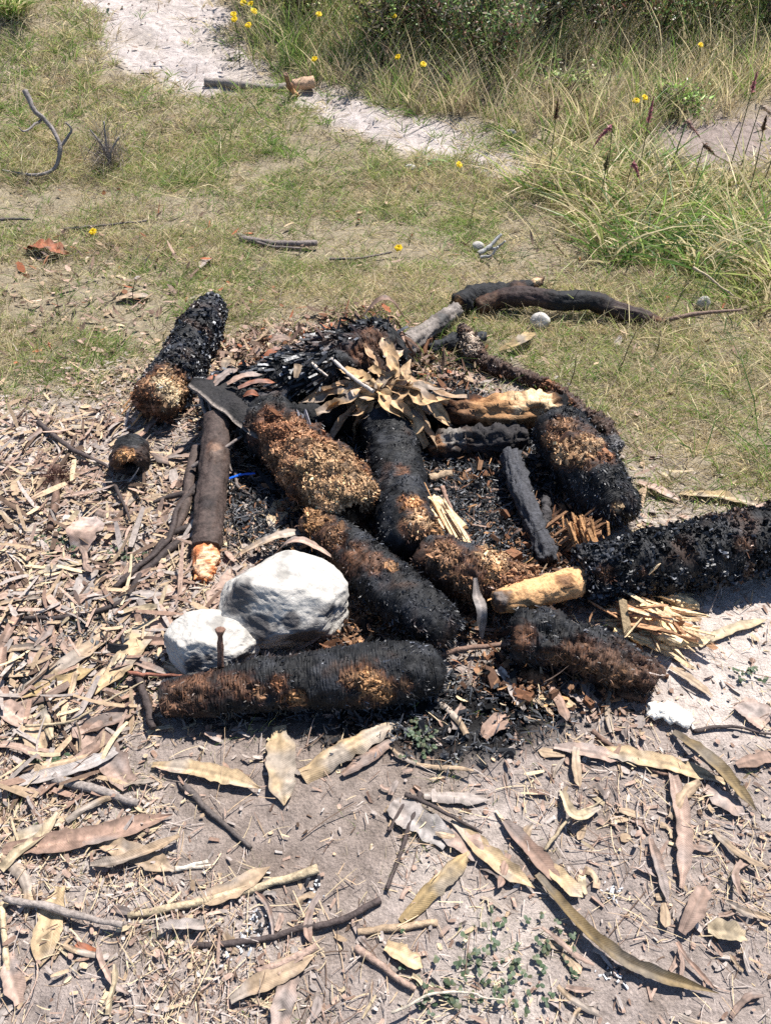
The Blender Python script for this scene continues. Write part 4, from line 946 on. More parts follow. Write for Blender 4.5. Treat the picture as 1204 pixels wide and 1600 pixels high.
twig([(300, 730), (350, 700), (388, 672)], 7, GT, 'grey twig slanting across the stake top', lift=[.06, .1, .1])
twig([(368, 735), (372, 760), (396, 778)], 7, GT * .8, 'short grey twig by the blue plastic strip', z=.02)
twig([(60, 660), (110, 700), (160, 725), (178, 735)], 9, DT * 1.3, 'dark twig leading up to the charred stub', lift=[.02, .03, .03, .02])
twig([(90, 730), (88, 775), (78, 830)], 12, BT * .7, 'dark brown stalk under the brown root tuft', z=.015, taper=1)
twig([(180, 760), (195, 790), (205, 815)], 6, DT, 'thin forked twig below the charred stub', z=.03)
twig([(656, 1240), (640, 1290), (606, 1388)], 9, DT * 1.1, 'dark twig pointing down from the twig crossing', z=.015, taper=.7)
twig([(632, 1240), (690, 1268), (752, 1302)], 8, DT * 1.0, 'dark twig slanting right from the twig crossing', z=.02)
twig([(606, 1300), (625, 1265), (640, 1242)], 6, DT * 1.2, 'short dark side twig at the twig crossing', z=.012)
twig([(300, 1477), (400, 1470), (470, 1452), (530, 1440), (596, 1404)], 9, DT * 1.2, 'long black twig lying across the lower dirt', z=.012, taper=1.2)
twig([(286, 1226), (335, 1272), (392, 1326)], 12, GT * .55, 'flat dark stalk slanting over the bare dirt', z=.008, taper=.5)
twig([(10, 1402), (100, 1425), (192, 1446)], 12, GRYL * .75, 'grey stalk lying over the spotted yellow leaf', z=.025, taper=.8)
twig([(200, 1432), (330, 1405), (496, 1360)], 11, STRAW * .8, 'long straw stalk crossing the lower dirt', z=.01, taper=1.2)
twig([(270, 1362), (325, 1346)], 6, np.array([.5, .45, .37]), 'bleached white stalk on the lower dirt', z=.008, taper=1)
twig([(272, 1358), (330, 1355)], 7, np.array([.42, .36, .29]), 'second bleached stalk lying just under the white one', z=.006, taper=1)
twig([(3, 1412), (8, 1480), (22, 1556)], 9, STRAW * .85, 'straw stalk standing at the left edge of the lower litter', z=.01, taper=1)
twig([(86, 1216), (150, 1234), (216, 1256)], 16, GRYL * .7, 'grey split stalk below the wide pinkish leaf', z=.012, taper=.8)
twig([(560, 1456), (620, 1450), (684, 1441)], 11, TANL * .8, 'smooth tan stalk near the bottom middle', z=.01, taper=1)
twig([(400, 1520), (450, 1500), (495, 1478)], 12, PINK * .9, 'pinkish stalk beside the white ash spot', z=.012, taper=1)
twig([(556, 1480), (600, 1512), (648, 1545)], 12, PINK * .8, 'pinkish brown stalk below the yellow leaf near the bottom', z=.012, taper=.7)
twig([(1085, 1142), (1140, 1136), (1215, 1150)], 7, DT * 1.2, 'thin black twig on pale soil at the right edge', z=.012)
twig([(675, 1022), (740, 1012), (822, 1002)], 8, BT, 'thin brown stick lying before the furry slanting log', z=.03, taper=.9)
twig([(500, 546), (540, 580), (582, 612)], 6, np.array([.42, .36, .31]), 'pale straight stick leaning on the rosette', lift=[.2, .21, .21], taper=.9)
twig([(488, 568), (500, 580), (512, 588)], 6, np.array([.45, .38, .32]), 'short pale twig on the shaggy log', lift=[.2, .19, .18])
twig([(690, 760), (700, 790), (716, 820), (735, 845)], 8, BT * 1.4, 'brown stalk lying against the pale splinters', lift=[.06, .05, .04, .03])
twig([(670, 748), (705, 742)], 14, TANL * .8, 'short cut piece of stalk on the charcoal', z=.02, taper=1)
twig([(925, 1140), (960, 1170), (1010, 1200), (1060, 1215)], 8, BT * .9, 'brown stalk under the folded olive leaf', z=.01)
twig([(850, 1330), (890, 1280), (940, 1250)], 6, STRAW * .7, 'thin pale stalk below the curled ring leaf', z=.02)
twig([(610, 1580), (700, 1550), (790, 1562)], 5, np.array([.42, .36, .28]), 'pale bent stalk over the green clover', z=.03)
twig([(376, 372), (430, 380), (495, 380)], 10, GT * 1.0, 'grey weathered stick on the lawn behind the back left log', z=.015, taper=.9)
twig([(372, 366), (420, 384), (470, 388)], 6, GT * .9, 'thinner stick beside the grey weathered one on the lawn', z=.015)
twig([(515, 405), (560, 403), (612, 394)], 5, GT * .7, 'thin dark twig on the lawn beyond the shaggy log', z=.02)
twig([(-10, 345), (20, 342), (52, 344)], 6, GT * .6, 'dark twig on the lawn at the left edge', z=.02)
twig([(100, 358), (160, 352), (230, 345)], 5, GT * .7, 'thin twig on the lawn by the small yellow flower', z=.02)
twig([(1082, 418), (1110, 436), (1145, 462)], 5, STRAW * .8, 'pale dead stem slanting over the right grass', lift=[.14, .12, .08])
twig([(92, 232), (112, 205), (104, 192)], 5, np.array([.19, .165, .15]), 'thin side twig of the crooked branch on the far left bank', lift=[.11, .16, .2])
twig([(66, 186), (40, 205), (30, 200)], 4, np.array([.19, .165, .15]), 'fine twig crossing the top of the crooked branch on the left bank', lift=[.2, .2, .22])
twig([(40, 142), (54, 172), (78, 196), (94, 228), (86, 262), (58, 274), (5, 266)], 9, np.array([.19, .165, .15]), 'lichen-grey crooked branch curling up on the far left bank', lift=[.30, .24, .18, .12, .04, .02, .02], cat='branch', name='crooked_branch', taper=.45)
twig([(320, 128), (370, 132), (418, 138), (455, 136)], 13, np.array([.22, .185, .16]), 'grey fallen branch across the sandy path', z=.012, cat='branch', name='fallen_branch', taper=1.)
cut, _c, _r = branch('cut_log_end', 'short sawn branch end, pale orange, at the far side of the path', 'log', [(458, 133, 15, .015), (475, 130, 16, .015), (490, 128, 16, .015)], np.array([.42, .27, .17]), ('ragged', 'flat'), seed=81, nring=20)
branch('split_stump', 'split upright stub leaning where the fallen branch ends', 'stump', [(464, 150, 8, .0), (453, 136, 9, .05), (446, 116, 7, .14)], np.array([.20, .12, .075]), ('ragged', 'ragged'), seed=82, nring=24, patches=[(466, 148, 10, TAN)], disp=.2)
for k, pts in enumerate([[(748, 396), (765, 386), (782, 366)], [(760, 390), (775, 388), (790, 376)], [(752, 402), (768, 398), (778, 385)]]):
    twig(pts, 6 if k else 9, np.array([.33, .32, .30]), 'lichen-grey twig of the small tangle on the lawn behind the rotten root', lift=[.01, .03, .07], group='lichen twigs on the lawn', cat='twig', name='lichen_twig')
p0 = at(172, 258, 0.); p0[2] = ground(p0[0], p0[1])
db = thing('dead_bush', 'small grey dead bush on the left bank beside the crooked branch', 'bush', p0)
n = 260; a_ = rng.uniform(0, 6.28, n); le = rng.uniform(.1, 1.0, n); D = norm(np.stack([np.cos(a_) * le, np.sin(a_) * le, np.ones(n)], -1)); hh_ = rng.random(n)
g = blades(p0 + np.stack([rng.normal(0, .04, n), rng.normal(0, .03, n), hh_ * .07], -1), D, norm(np.cross(D, rng.normal(0, 1, (n, 3)))), rng.uniform(.04, .13, n), rng.uniform(.0015, .0035, n), rng.normal(0, .6, (n, 3)), (1, .9, .7, .3), np.array([.17, .14, .12]) * rng.uniform(.4, 2.0, (n, 1)))
link('dead_twigs', g.mesh('dead_twigs', p0), M_LITTER, db)['kind'] = 'stuff'
for k, (dx, dy, dz) in enumerate([(.02, 0, .2), (-.06, .02, .16), (.08, -.02, .14)]):
    C = catmull([p0, p0 + [dx * .3, dy, dz * .5], p0 + [dx, dy, dz]], 12); V, q, _, u, tt = tube(C, np.linspace(.008, .003, 12), 7, ('flat', 'flat'), .2, 9, k, .1)
    link('dead_stem', Geo().add(V, q, col=(.2, .185, .18)).mesh('dead_stem', p0), M_BARK, db)
# thin stick stuck up before the smaller stone
p0 = at(345, 1052, .06); C = np.linspace(p0, at(344, 984, .165), 14)
V, q, _, u, tt = tube(C, np.interp(np.linspace(0, 1, 14), [0, .85, .93, 1], [.0075, .0058, .009, .011]), 9, ('flat', 'ragged'), .12, 9, 3, .1)
tag(link('upright_stick', Geo().add(V, q, col=np.array([.15, .085, .06]) * (1 + .3 * fbm(V, 60, 2, 2))[:, None]).mesh('upright_stick', p0), M_BARK, None, p0), 'thin brown stick standing upright before the smaller white stone', 'stick')
# blue plastic strip
p0 = at(358, 748, .02); p1 = at(398, 740, .025); C = catmull([p0, (p0 + p1) / 2 + [0, 0, .006], p1], 12)
V, q, _, u, tt = tube(C, .0045, 8, ('round', 'round'), .1, 9, 2, .05, squash=.6)
tag(link('plastic_strip', Geo().add(V, q, col=(.015, .12, .62)).mesh('plastic_strip', p0), M_PLASTIC, None, p0), 'bright blue plastic strip lying on the charcoal beside the stake', 'plastic')
# brown root tuft
p0 = at(92, 752, .0); n = 900; dd = norm(rng.normal(0, 1, (n, 3)) * [1, .8, .7] + [0, 0, .5])
g = blades(p0 + dd * .012, dd, norm(np.cross(dd, rng.normal(0, 1, (n, 3)))), rng.uniform(.015, .032, n), .0016, rng.normal(0, .5, (n, 3)), (1, .8, .5), np.array([.13, .065, .05]) * rng.uniform(.6, 1.4, (n, 1)))
tag(link('root_tuft', g.mesh('root_tuft', p0), M_LITTER, None, p0), 'round brown tuft of fine roots left of the charred stub', 'root')
# pale splintered wood below the thickest log, and white rotten wood
p0 = at(1030, 975, .0)
sw = thing('splintered_wood', 'heap of pale yellow splintered wood below the thickest log', 'wood', p0)
splinters(sw, 'splinters', at(965, 935, .02), at(1085, 1000, .025), 46, .03, .013, PALE * .9, fan=.25)
splinters(sw, 'thin_splinters', at(965, 935, .02), at(1085, 1000, .025), 22, .035, .005, PALE * .85, fan=.5)
splinters(sw, 'brown_splinters', at(965, 945, .025), at(1070, 985, .03), 34, .03, .010, DRYB * 1.8, fan=.35)
for k, (x0, y0, x1, y1, w_) in enumerate([(970, 945, 1060, 967, 30), (985, 965, 1080, 988, 28), (1000, 985, 1088, 1004, 20), (1030, 930, 1088, 946, 22), (960, 985, 1045, 1012, 12)]):
    branch('slab', None, None, [(x0, y0, w_, .012), ((x0 + x1) / 2, (y0 + y1) / 2, w_ * 1.2, .016), (x1, y1, w_ * .7, .012)], PALE * [1, .95, .85], ('ragged', 'ragged'), seed=100 + k, nring=26, nseg=26, disp=.12, fine=.08, groove=.5, squash=.5, mat=M_WOOD, part='wood_sliver', parent=sw)
branch('rotten_wood', 'white crumbling piece of rotten wood on the pale soil', 'wood', [(1015, 1108, 24), (1042, 1112, 36), (1076, 1124, 24)], np.array([.80, .74, .64]), ('ragged', 'ragged'), seed=110, nring=30, disp=.25, fine=.2, squash=.5, mat=M_WOOD)
# brown crumbled debris in front of the dark log
for k, (x, y, w_, h_, cl) in enumerate([(840, 1060, 50, 26, DRYB * .7), (800, 1075, 40, 22, BROWN * 1.6), (905, 1085, 40, 18, DRYB * .6), (985, 1085, 44, 22, BROWN * 1.5)]):
    branch('rotten_piece', ['tan-brown crumbled log piece just below the dark burnt-out log', 'brown crumbled piece at the right end of the front log', 'small crumbled piece beside the wide brown torn leaf', 'crumbled dark piece at the right foot of the burnt-out log'][k], 'wood',
           [(x - w_ / 2, y - 4, h_ * .8), (x, y, h_), (x + w_ / 2, y + 6, h_ * .7)], cl, ('ragged', 'ragged'), seed=120 + k, nring=26, disp=.3, fine=.25, squash=.6, mat=M_WOOD)
# ------------------------------------------------------------------ scattered stuff
def scatter(n, wfun, x0, x1, y0, y1):
    X, Y = np.zeros(0), np.zeros(0)
    while len(X) < n:
        x = rng.uniform(x0, x1, n); y = rng.uniform(y0, y1, n)
        k = rng.random(n) < wfun(x, y); X = np.concatenate([X, x[k]]); Y = np.concatenate([Y, y[k]])
    X, Y = X[:n], Y[:n]
    return np.stack([X, Y, ground(X, Y)], -1)
def pick(pal, n, var=.2):
    pal = np.array([p for p, w_ in pal for _ in range(w_)]); return pal[rng.integers(len(pal), size=n)] * rng.uniform(1 - var, 1 + var, (n, 1))
def stuff(name, g, mat, label, cat, smooth=False):
    return tag(link(name, g.mesh(name, smooth=smooth), mat), label, cat, kind='stuff')
def flat_dirs(n, tilt=.2):
    a = rng.uniform(0, 2 * math.pi, n); D = norm(np.stack([np.cos(a), np.sin(a), rng.normal(0, tilt, n)], -1))
    U = norm(np.stack([rng.normal(0, tilt, n), rng.normal(0, tilt, n), np.ones(n)], -1)); S = norm(np.cross(U, D))
    return D, S, U

def w_litter(x, y):
    g_ = Z_GRASS(x, y); d = (1 - g_ * .97)
    d = d * (1 - .93 * Z_BARE(x, y)) * (1 - .75 * Z_PALE(x, y)) * (1 - .55 * Z_PALE2(x, y)) * (1 - .8 * Z_CHAR(x, y)) * (1 - .5 * Z_CHAR2(x, y))
    return d * (.35 + .65 * sstep(-.25, .25, fbm2(x, y, 6, 3, 55))) * (.42 + .58 * sstep(0, -.3, x))
N_ = 19000
P = scatter(N_, w_litter, -1.9, 1.7, .12, 2.5); P[:, 2] += rng.uniform(.001, .009, N_) * (1 + .5 * (P[:, 0] < -.25))
D, S, U = flat_dirs(N_, .28)
nearf = .55 + .45 * sstep(.5, 1.2, P[:, 1])
g = blades(P, D, S, rng.lognormal(-3.95, .6, N_) * nearf, rng.lognormal(-4.85, .5, N_) * nearf, U * rng.uniform(-.25, .35, (N_, 1)), (.7, 1, .95, .45), pick([(PINK, 4), (PINK * .75, 3), (TANL, 3), (BRN, 3), (GRYL, 4), (STRAW, 2), (GRYL * 1.25, 3)], N_))
stuff('leaf_fragments', g, M_LITTER, 'broken brown and grey leaf fragments covering the soil round the fire', 'leaf litter')
# larger scraps heaped in the left litter
Z_LEFT = Zone([(-150, 650), (200, 650), (300, 830), (330, 960), (230, 1060), (240, 1140), (180, 1250), (-150, 1340)], .05)
N_ = 1100
P = scatter(N_, lambda x, y: Z_LEFT(x, y), -1.6, .0, .6, 2.1); P[:, 2] += rng.uniform(.004, .024, N_); D, S, U = flat_dirs(N_, .22)
g = blades(P, D, S, rng.lognormal(-2.85, .4, N_), rng.lognormal(-4.75, .4, N_), U * rng.normal(0, .2, (N_, 1)) + S * rng.normal(0, .15, (N_, 1)), (.75, 1, .97, .9, .6), pick([(PINK, 2), (TANL, 5), (BRN * 1.2, 3), (GRYL, 4), (STRAW, 2), (DRK, 3)], N_, .25))
stuff('leaf_strips', g, M_LITTER, 'overlapping torn leaf strips and bark shreds heaped left of the stones', 'leaf litter')
N_ = 26000
P = scatter(N_, lambda x, y: np.maximum(w_litter(x, y), .10 * (1 - Z_GRASS(x, y))), -1.9, 1.7, .12, 2.5); P[:, 2] += rng.uniform(.001, .014, N_)
D, S, U = flat_dirs(N_, .15)
g = blades(P, D, S, rng.lognormal(-3.6, .55, N_), rng.uniform(.0008, .0022, N_), S * rng.normal(0, .25, (N_, 1)) + U * rng.normal(0, .1, (N_, 1)), (1, 1, 1, .9, .7), pick([(STRAW, 4), (GRYL * 1.2, 3), (TANL, 2), (PINK, 2), (BRN * .7, 2), (DRK, 2)], N_))
stuff('straw', g, M_LITTER, 'thin dry grass stems and straw strewn over the soil', 'straw')
N_ = 8000
P = scatter(N_, lambda x, y: np.maximum(w_litter(x, y), .25 * (1 - Z_GRASS(x, y))), -1.9, 1.7, .12, 2.4); P[:, 2] += rng.uniform(.001, .006, N_)
D, S, U = flat_dirs(N_, .25)
sz = np.minimum(rng.lognormal(-5.5, .55, N_), .008); size = np.stack([sz * rng.uniform(1, 3, N_), sz * rng.uniform(.4, 1, N_), sz * .35], -1)
g = shards(P, D, U, size, pick([(GRYL, 4), (PINK, 3), (STRAW, 2), (np.array([.40, .35, .31]), 2), (BRN, 3), (DRK, 2)], N_))
stuff('wood_crumbs', g, M_LITTER, 'little wood crumbs, bark bits and pebbles on the soil', 'debris')
# charcoal
def w_char(x, y): return np.clip(Z_CHAR(x, y) + .35 * Z_CHAR2(x, y) + .28 * Z_CHAR3(x, y) * (fbm2(x, y, 9, 3, 74) > 0), 0, 1)
N_ = 26000
P = scatter(N_, w_char, -1.4, 1.0, .6, 2.3); P[:, 2] += rng.uniform(.0, .022, N_)
D, S, U = flat_dirs(N_, .45)
g = blades(P, D, S, rng.lognormal(-4.25, .5, N_), rng.lognormal(-5.95, .4, N_), U * rng.normal(0, .4, (N_, 1)), (.8, 1, .9, .6), pick([(BLACK, 5), (SOOT, 5), (SOOT * 2, 3), (BROWN, 1), (np.array([.1, .1, .105]), 1)], N_, .4))
N2 = 3500
P = scatter(N2, w_char, -1.4, 1.0, .6, 2.3); P[:, 2] += rng.uniform(.0, .015, N2); D, S, U = flat_dirs(N2, .4); sz = rng.lognormal(-5.4, .5, N2)
shards(P, D, U, np.stack([sz * 2.2, sz, sz * .7], -1), pick([(BLACK, 4), (SOOT, 3), (SOOT * 2, 1)], N2, .4), geo=g)
stuff('charcoal', g, M_COAL, 'black charcoal flakes and burnt leaf scraps among the logs', 'charcoal')
N_ = 900
P = scatter(N_, lambda x, y: Z_CHAR(x, y) * .9, -.7, .8, 1.2, 2.2); P[:, 2] += rng.uniform(.01, .025, N_); D, S, U = flat_dirs(N_, .4)
g = blades(P, D, S, rng.lognormal(-3.9, .5, N_), rng.lognormal(-5.2, .4, N_), U * rng.normal(0, .3, (N_, 1)), (.7, 1, .9, .4), pick([(RUST, 2), (PINK * .7, 3), (DRYB, 3), (TAN, 1)], N_, .3))
stuff('scorched_scraps', g, M_LITTER, 'scorched brown leaf scraps lying on the charcoal', 'leaf litter')
# bits on the path
N_ = 260
P = scatter(N_, lambda x, y: np.maximum(Z_PATH(x, y), .5 * Z_FARPATCH(x, y)), -3, 2.5, 3.2, 6.5); P[:, 2] += rng.uniform(.002, .01, N_); D, S, U = flat_dirs(N_, .3)
g = blades(P, D, S, rng.lognormal(-3.4, .5, N_), rng.lognormal(-5.3, .5, N_), U * rng.normal(0, .3, (N_, 1)), (.8, 1, .9, .5), pick([(GRYL, 3), (PINK * .7, 3), (BRN * .7, 3), (STRAW, 2)], N_, .3))
sz = rng.lognormal(-5.9, .5, 300); P = scatter(300, Z_PATH, -3, 2.5, 3.2, 6.5); D, S, U = flat_dirs(300, .3)
shards(P, D, U, np.stack([sz * 1.5, sz, sz * .7], -1), pick([(np.array([.5, .43, .38]), 3), (np.array([.42, .35, .31]), 2)], 300, .2), geo=g)
stuff('path_debris', g, M_LITTER, 'dry scraps and clods of earth on the sandy path', 'debris')
# rusty fibre and rotten crumbs lying in the gaps of the pile
sp = np.array([(600, 880, 26), (650, 905, 24), (560, 835, 22), (700, 965, 26), (745, 975, 24), (835, 860, 34), (870, 800, 30), (845, 945, 22), (865, 870, 26), (570, 800, 18), (640, 670, 24), (760, 725, 36), (720, 940, 24), (890, 830, 26), (380, 690, 26), (420, 610, 30), (660, 600, 40), (620, 860, 18), (560, 980, 40), (600, 975, 36), (520, 1000, 24), (840, 1060, 50), (780, 1050, 36), (930, 1080, 40), (470, 790, 18), (350, 650, 30), (690, 560, 30)], float)
N_ = 6500; k = rng.integers(len(sp), size=N_)
P = at(sp[k, 0] + rng.normal(0, 1, N_) * sp[k, 2], sp[k, 1] + rng.normal(0, .6, N_) * sp[k, 2], 0.); P[:, 2] = ground(P[:, 0], P[:, 1]) + rng.uniform(.004, .04, N_) * rng.random(N_); D, S, U = flat_dirs(N_, .55)
g = blades(P, D, S, rng.lognormal(-4.1, .55, N_), rng.lognormal(-5.5, .6, N_), U * rng.normal(0, .45, (N_, 1)), (.6, 1, .9, .4), pick([(RUST, 3), (DRYB, 4), (TAN, 2), (BROWN, 4), (PINK * .7, 3), (BLACK, 3), (SOOT, 3), (TANL * .7, 1)], N_, .35))
sz = rng.lognormal(-5.2, .5, 1500); k = rng.integers(len(sp), size=1500); P = at(sp[k, 0] + rng.normal(0, 1, 1500) * sp[k, 2], sp[k, 1] + rng.normal(0, .6, 1500) * sp[k, 2], 0.); P[:, 2] = ground(P[:, 0], P[:, 1]) + rng.uniform(.002, .03, 1500); D, S, U = flat_dirs(1500, .5)
shards(P, D, U, np.stack([sz * 2, sz, sz * .8], -1), pick([(RUST, 2), (DRYB, 3), (BROWN, 4), (BLACK, 3)], 1500, .35), geo=g)
stuff('rotten_crumbs', g, M_LITTER, 'rusty fibres and rotten crumbs filling the gaps between the logs', 'debris')
# brown leaf scraps in the lawn and behind the logs
Z_BACK = Zone([(330, 560), (430, 500), (600, 480), (660, 520), (720, 590), (600, 600), (420, 640), (330, 640)], .06)
Z_SCRAP = Zone([(20, 370), (420, 370), (440, 480), (330, 560), (20, 600)], .15)
N_ = 2600
P = scatter(N_, lambda x, y: np.clip(Z_BACK(x, y) * .9 + .10 * Z_SCRAP(x, y) + .012 * Z_GRASS(x, y), 0, 1), -2, 2, 1.7, 3.6); P[:, 2] += rng.uniform(.006, .03, N_); D, S, U = flat_dirs(N_, .4)
g = blades(P, D, S, rng.lognormal(-3.5, .45, N_), rng.lognormal(-4.7, .4, N_), U * rng.normal(0, .4, (N_, 1)), (.4, 1, .9, .3), pick([(PINK, 3), (REDL, 1), (BRN, 4), (TANL, 3), (DRK, 3), (RUST, 1)], N_, .3))
stuff('leaf_scraps', g, M_LITTER, 'brown leaf scraps in the lawn and heaped behind the logs', 'leaf litter')
# white ash flecks
N_ = 150
cen = at(np.array([405., 395, 350, 490, 955, 960]), np.array([1440., 1470, 1492, 1392, 1520, 1392]))
P = cen[rng.integers(6, size=N_)] + rng.normal(0, .011, (N_, 3)) * [1, 1, 0]; P[:, 2] = ground(P[:, 0], P[:, 1]) + rng.uniform(.001, .008, N_); D, S, U = flat_dirs(N_, .5); sz = rng.lognormal(-6.0, .5, N_)
kc = (rng.random((N_, 1)) < .45)
g = shards(P, D, U, np.stack([sz * 2, sz, sz * .5], -1), np.where(kc, [[.03, .03, .035]], [[.55, .55, .55]]))
stuff('ash_flecks', g, M_LITTER, 'black and white ash flecks in small spots on the lower soil', 'ash')

# ------------------------------------------------------------------ grass
GRN = np.array([.225, .345, .08]); GRN2 = np.array([.155, .27, .06]); OLG = np.array([.36, .395, .13]); DRYG = np.array([.68, .57, .34]); DRY2 = np.array([.54, .44, .28]); DRY3 = np.array([.42, .33, .22])
def grass(name, label, n, wfun, box, Lr, Wr, pal_fun, lean=.5, bend=.5, prof=(1, .85, .5, .08), zf=1., cat='grass', tuft=8, sig=.012):
    m = n // tuft; C0 = scatter(m, wfun, *box); cc = pal_fun(C0, m); sc = rng.lognormal(0, .3, m)
    k = np.repeat(np.arange(m), tuft); n = len(k)
    off = rng.normal(0, sig, (n, 2)); P = C0[k].copy(); P[:, :2] += off; P[:, 2] = ground(P[:, 0], P[:, 1]) - .003
    a = np.arctan2(off[:, 1], off[:, 0]) + rng.normal(0, .7, n); le = np.abs(rng.normal(0, lean, n))
    D = norm(np.stack([np.cos(a) * le, np.sin(a) * le, np.full(n, zf)], -1))
    S = norm(np.cross(D, np.stack([np.cos(a + 1.2 + rng.normal(0, .8, n)), np.sin(a + 1.2), 0 * a], -1)))
    L = rng.uniform(*Lr, n) * rng.uniform(.6, 1.2, n) * sc[k]; W = rng.uniform(*Wr, n)
    B = np.stack([np.cos(a), np.sin(a), -.5 * np.ones(n)], -1) * (bend * rng.uniform(.2, 1.2, n))[:, None]
    cb_ = cc[k] * rng.uniform(.7, 1.3, (n, 1)); odd = rng.random((n, 1)) < .2; cb_ = np.where(odd, DRYG * rng.uniform(.7, 1.1, (n, 1)), cb_)
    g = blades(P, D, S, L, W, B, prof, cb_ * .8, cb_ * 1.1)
    return stuff(name, g, M_GRASS, label, cat)
def pal_lawn(P, n):
    f = fbm2(P[:, 0], P[:, 1], 2.2, 3, 91) + rng.normal(0, .33, n)
    wet = sstep(-.4, .25, f)[:, None]
    dry = pick([(DRYG, 4), (DRY2, 3), (DRY3, 2), (OLG, 3)], n); gr = pick([(GRN, 4), (GRN2, 2), (OLG, 3)], n)
    return np.where(rng.random((n, 1)) < wet, gr, dry)
notpile = lambda x, y: (1 - Z_CHAR(x, y))
w_lawn = lambda x, y: Z_GRASS(x, y) * (1 - .95 * Z_PATH(x, y, 1.4)) * (1 - .97 * Z_FARPATCH(x, y)) * (.12 + .88 * sstep(-.35, .1, fbm2(x, y, 3.2, 4, 95))) * notpile(x, y)
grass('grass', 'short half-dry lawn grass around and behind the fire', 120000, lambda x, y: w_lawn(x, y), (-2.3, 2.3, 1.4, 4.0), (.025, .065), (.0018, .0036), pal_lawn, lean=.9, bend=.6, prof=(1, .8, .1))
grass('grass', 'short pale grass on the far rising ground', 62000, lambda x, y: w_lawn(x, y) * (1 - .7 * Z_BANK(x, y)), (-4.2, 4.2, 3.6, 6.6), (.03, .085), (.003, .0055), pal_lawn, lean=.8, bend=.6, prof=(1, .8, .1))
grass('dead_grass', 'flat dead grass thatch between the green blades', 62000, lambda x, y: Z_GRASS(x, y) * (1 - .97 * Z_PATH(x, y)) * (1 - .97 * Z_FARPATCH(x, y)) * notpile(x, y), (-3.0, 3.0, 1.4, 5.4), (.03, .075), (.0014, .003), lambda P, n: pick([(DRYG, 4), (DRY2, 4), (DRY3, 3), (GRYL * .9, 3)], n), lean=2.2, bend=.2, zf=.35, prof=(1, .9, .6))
# sparse sprigs on the soil
grass('sprigs', 'sparse small green sprigs on the soil by the fire', 5200, lambda x, y: (1 - Z_GRASS(x, y)) * (1 - .9 * Z_CHAR(x, y)) * (1 - .6 * Z_BARE(x, y)) * (sstep(.12, .4, fbm2(x, y, 7, 3, 101)) + .05 + .8 * Z_CLOVER(x, y)), (-1.6, 1.6, .15, 2.1), (.012, .035), (.0010, .002), lambda P, n: pick([(GRN, 3), (OLG, 3), (DRYG, 4)], n), lean=.8, bend=.5, prof=(1, .7, .1))
# taller grass at the right, and tall dry grass on the bank
def pal_tall(P, n):
    f = fbm2(P[:, 0], P[:, 1], 2.6, 2, 103) + rng.normal(0, .25, n)
    return np.where((rng.random(n) < sstep(-.25, .35, f))[:, None], pick([(GRN, 4), (GRN2, 3), (np.array([.12, .19, .09]), 2), (OLG, 3), (DRYG, 2)], n), pick([(DRYG, 4), (DRY2, 3), (OLG, 2)], n))
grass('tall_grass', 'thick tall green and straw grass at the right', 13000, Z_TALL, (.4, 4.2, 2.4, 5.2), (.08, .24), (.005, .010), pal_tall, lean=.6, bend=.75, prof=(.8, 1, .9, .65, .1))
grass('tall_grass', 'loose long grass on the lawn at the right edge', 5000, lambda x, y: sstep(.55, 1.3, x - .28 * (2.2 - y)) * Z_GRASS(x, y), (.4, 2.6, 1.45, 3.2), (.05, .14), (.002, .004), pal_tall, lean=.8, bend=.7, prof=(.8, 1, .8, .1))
def pal_bank(P, n):
    f = fbm2(P[:, 0], P[:, 1], 2.1, 2, 107) + rng.normal(0, .2, n)
    hi = sstep(4.6, 5.4, P[:, 1] - .1 * P[:, 0])
    return np.where((rng.random(n) < .28 + .55 * sstep(-.1, .3, f) * (.5 + .5 * hi))[:, None], pick([(GRN, 3), (OLG, 4), (GRN2, 2)], n), pick([(DRYG * 1.05, 4), (DRY2 * 1.1, 4), (DRY3, 2), (np.array([.42, .30, .22]), 2)], n))
w_bank = lambda x, y: Z_BANK(x, y) * (1 - .97 * Z_PATH(x, y)) * (1 - .97 * Z_FARPATCH(x, y)) * (.35 + .65 * sstep(-.3, .2, fbm2(x, y, 3, 2, 109)))
grass('dry_grass', 'tall fine dry grass on the bank behind the path', 34000, w_bank, (-1.6, 5.5, 3.7, 7.6), (.08, .27), (.003, .006), pal_bank, lean=.35, bend=.45, prof=(.9, 1, .8, .5, .1))
grass('dry_grass', 'tangled grass on the left bank beside the path', 9000, lambda x, y: sstep(-1.0, -1.7, x + .15 * (y - 4)) * (1 - .97 * Z_PATH(x, y)) * (.4 + .6 * sstep(-.2, .2, fbm2(x, y, 3, 2, 111))), (-5, -.9, 4.0, 7.0), (.07, .2), (.0025, .005), pal_bank, lean=.9, bend=.7, prof=(.9, 1, .8, .1))
# clover patch
N_ = 900
def clover(name, label, cx, cy, rx, ry, n):
    P = at(np.clip(rng.normal(cx, rx, n), cx - 2.2 * rx, cx + 2.2 * rx), rng.normal(cy, ry, n), 0); P[:, 2] = ground(P[:, 0], P[:, 1]) + rng.uniform(.004, .02, n)
    g = Geo()
    for k in range(3):
        a = rng.uniform(0, 6.28) + k * 2.094 + rng.uniform(0, 6.28, n); D = norm(np.stack([np.cos(a), np.sin(a), rng.uniform(-.1, .5, n)], -1)); S = norm(np.cross(D, [0, 0, 1.0]) + rng.normal(0, .2, (n, 3)))
        blades(P, D, S, rng.uniform(.005, .010, n), rng.uniform(.005, .009, n), np.tile([0, 0, -.2], (n, 1)), (.2, .9, 1, .6), pick([(np.array([.065, .10, .05]), 3), (np.array([.09, .13, .065]), 2), (np.array([.13, .14, .075]), 2)], n), geo=g)
    stuff(name, g, M_GRASS, label, 'clover')
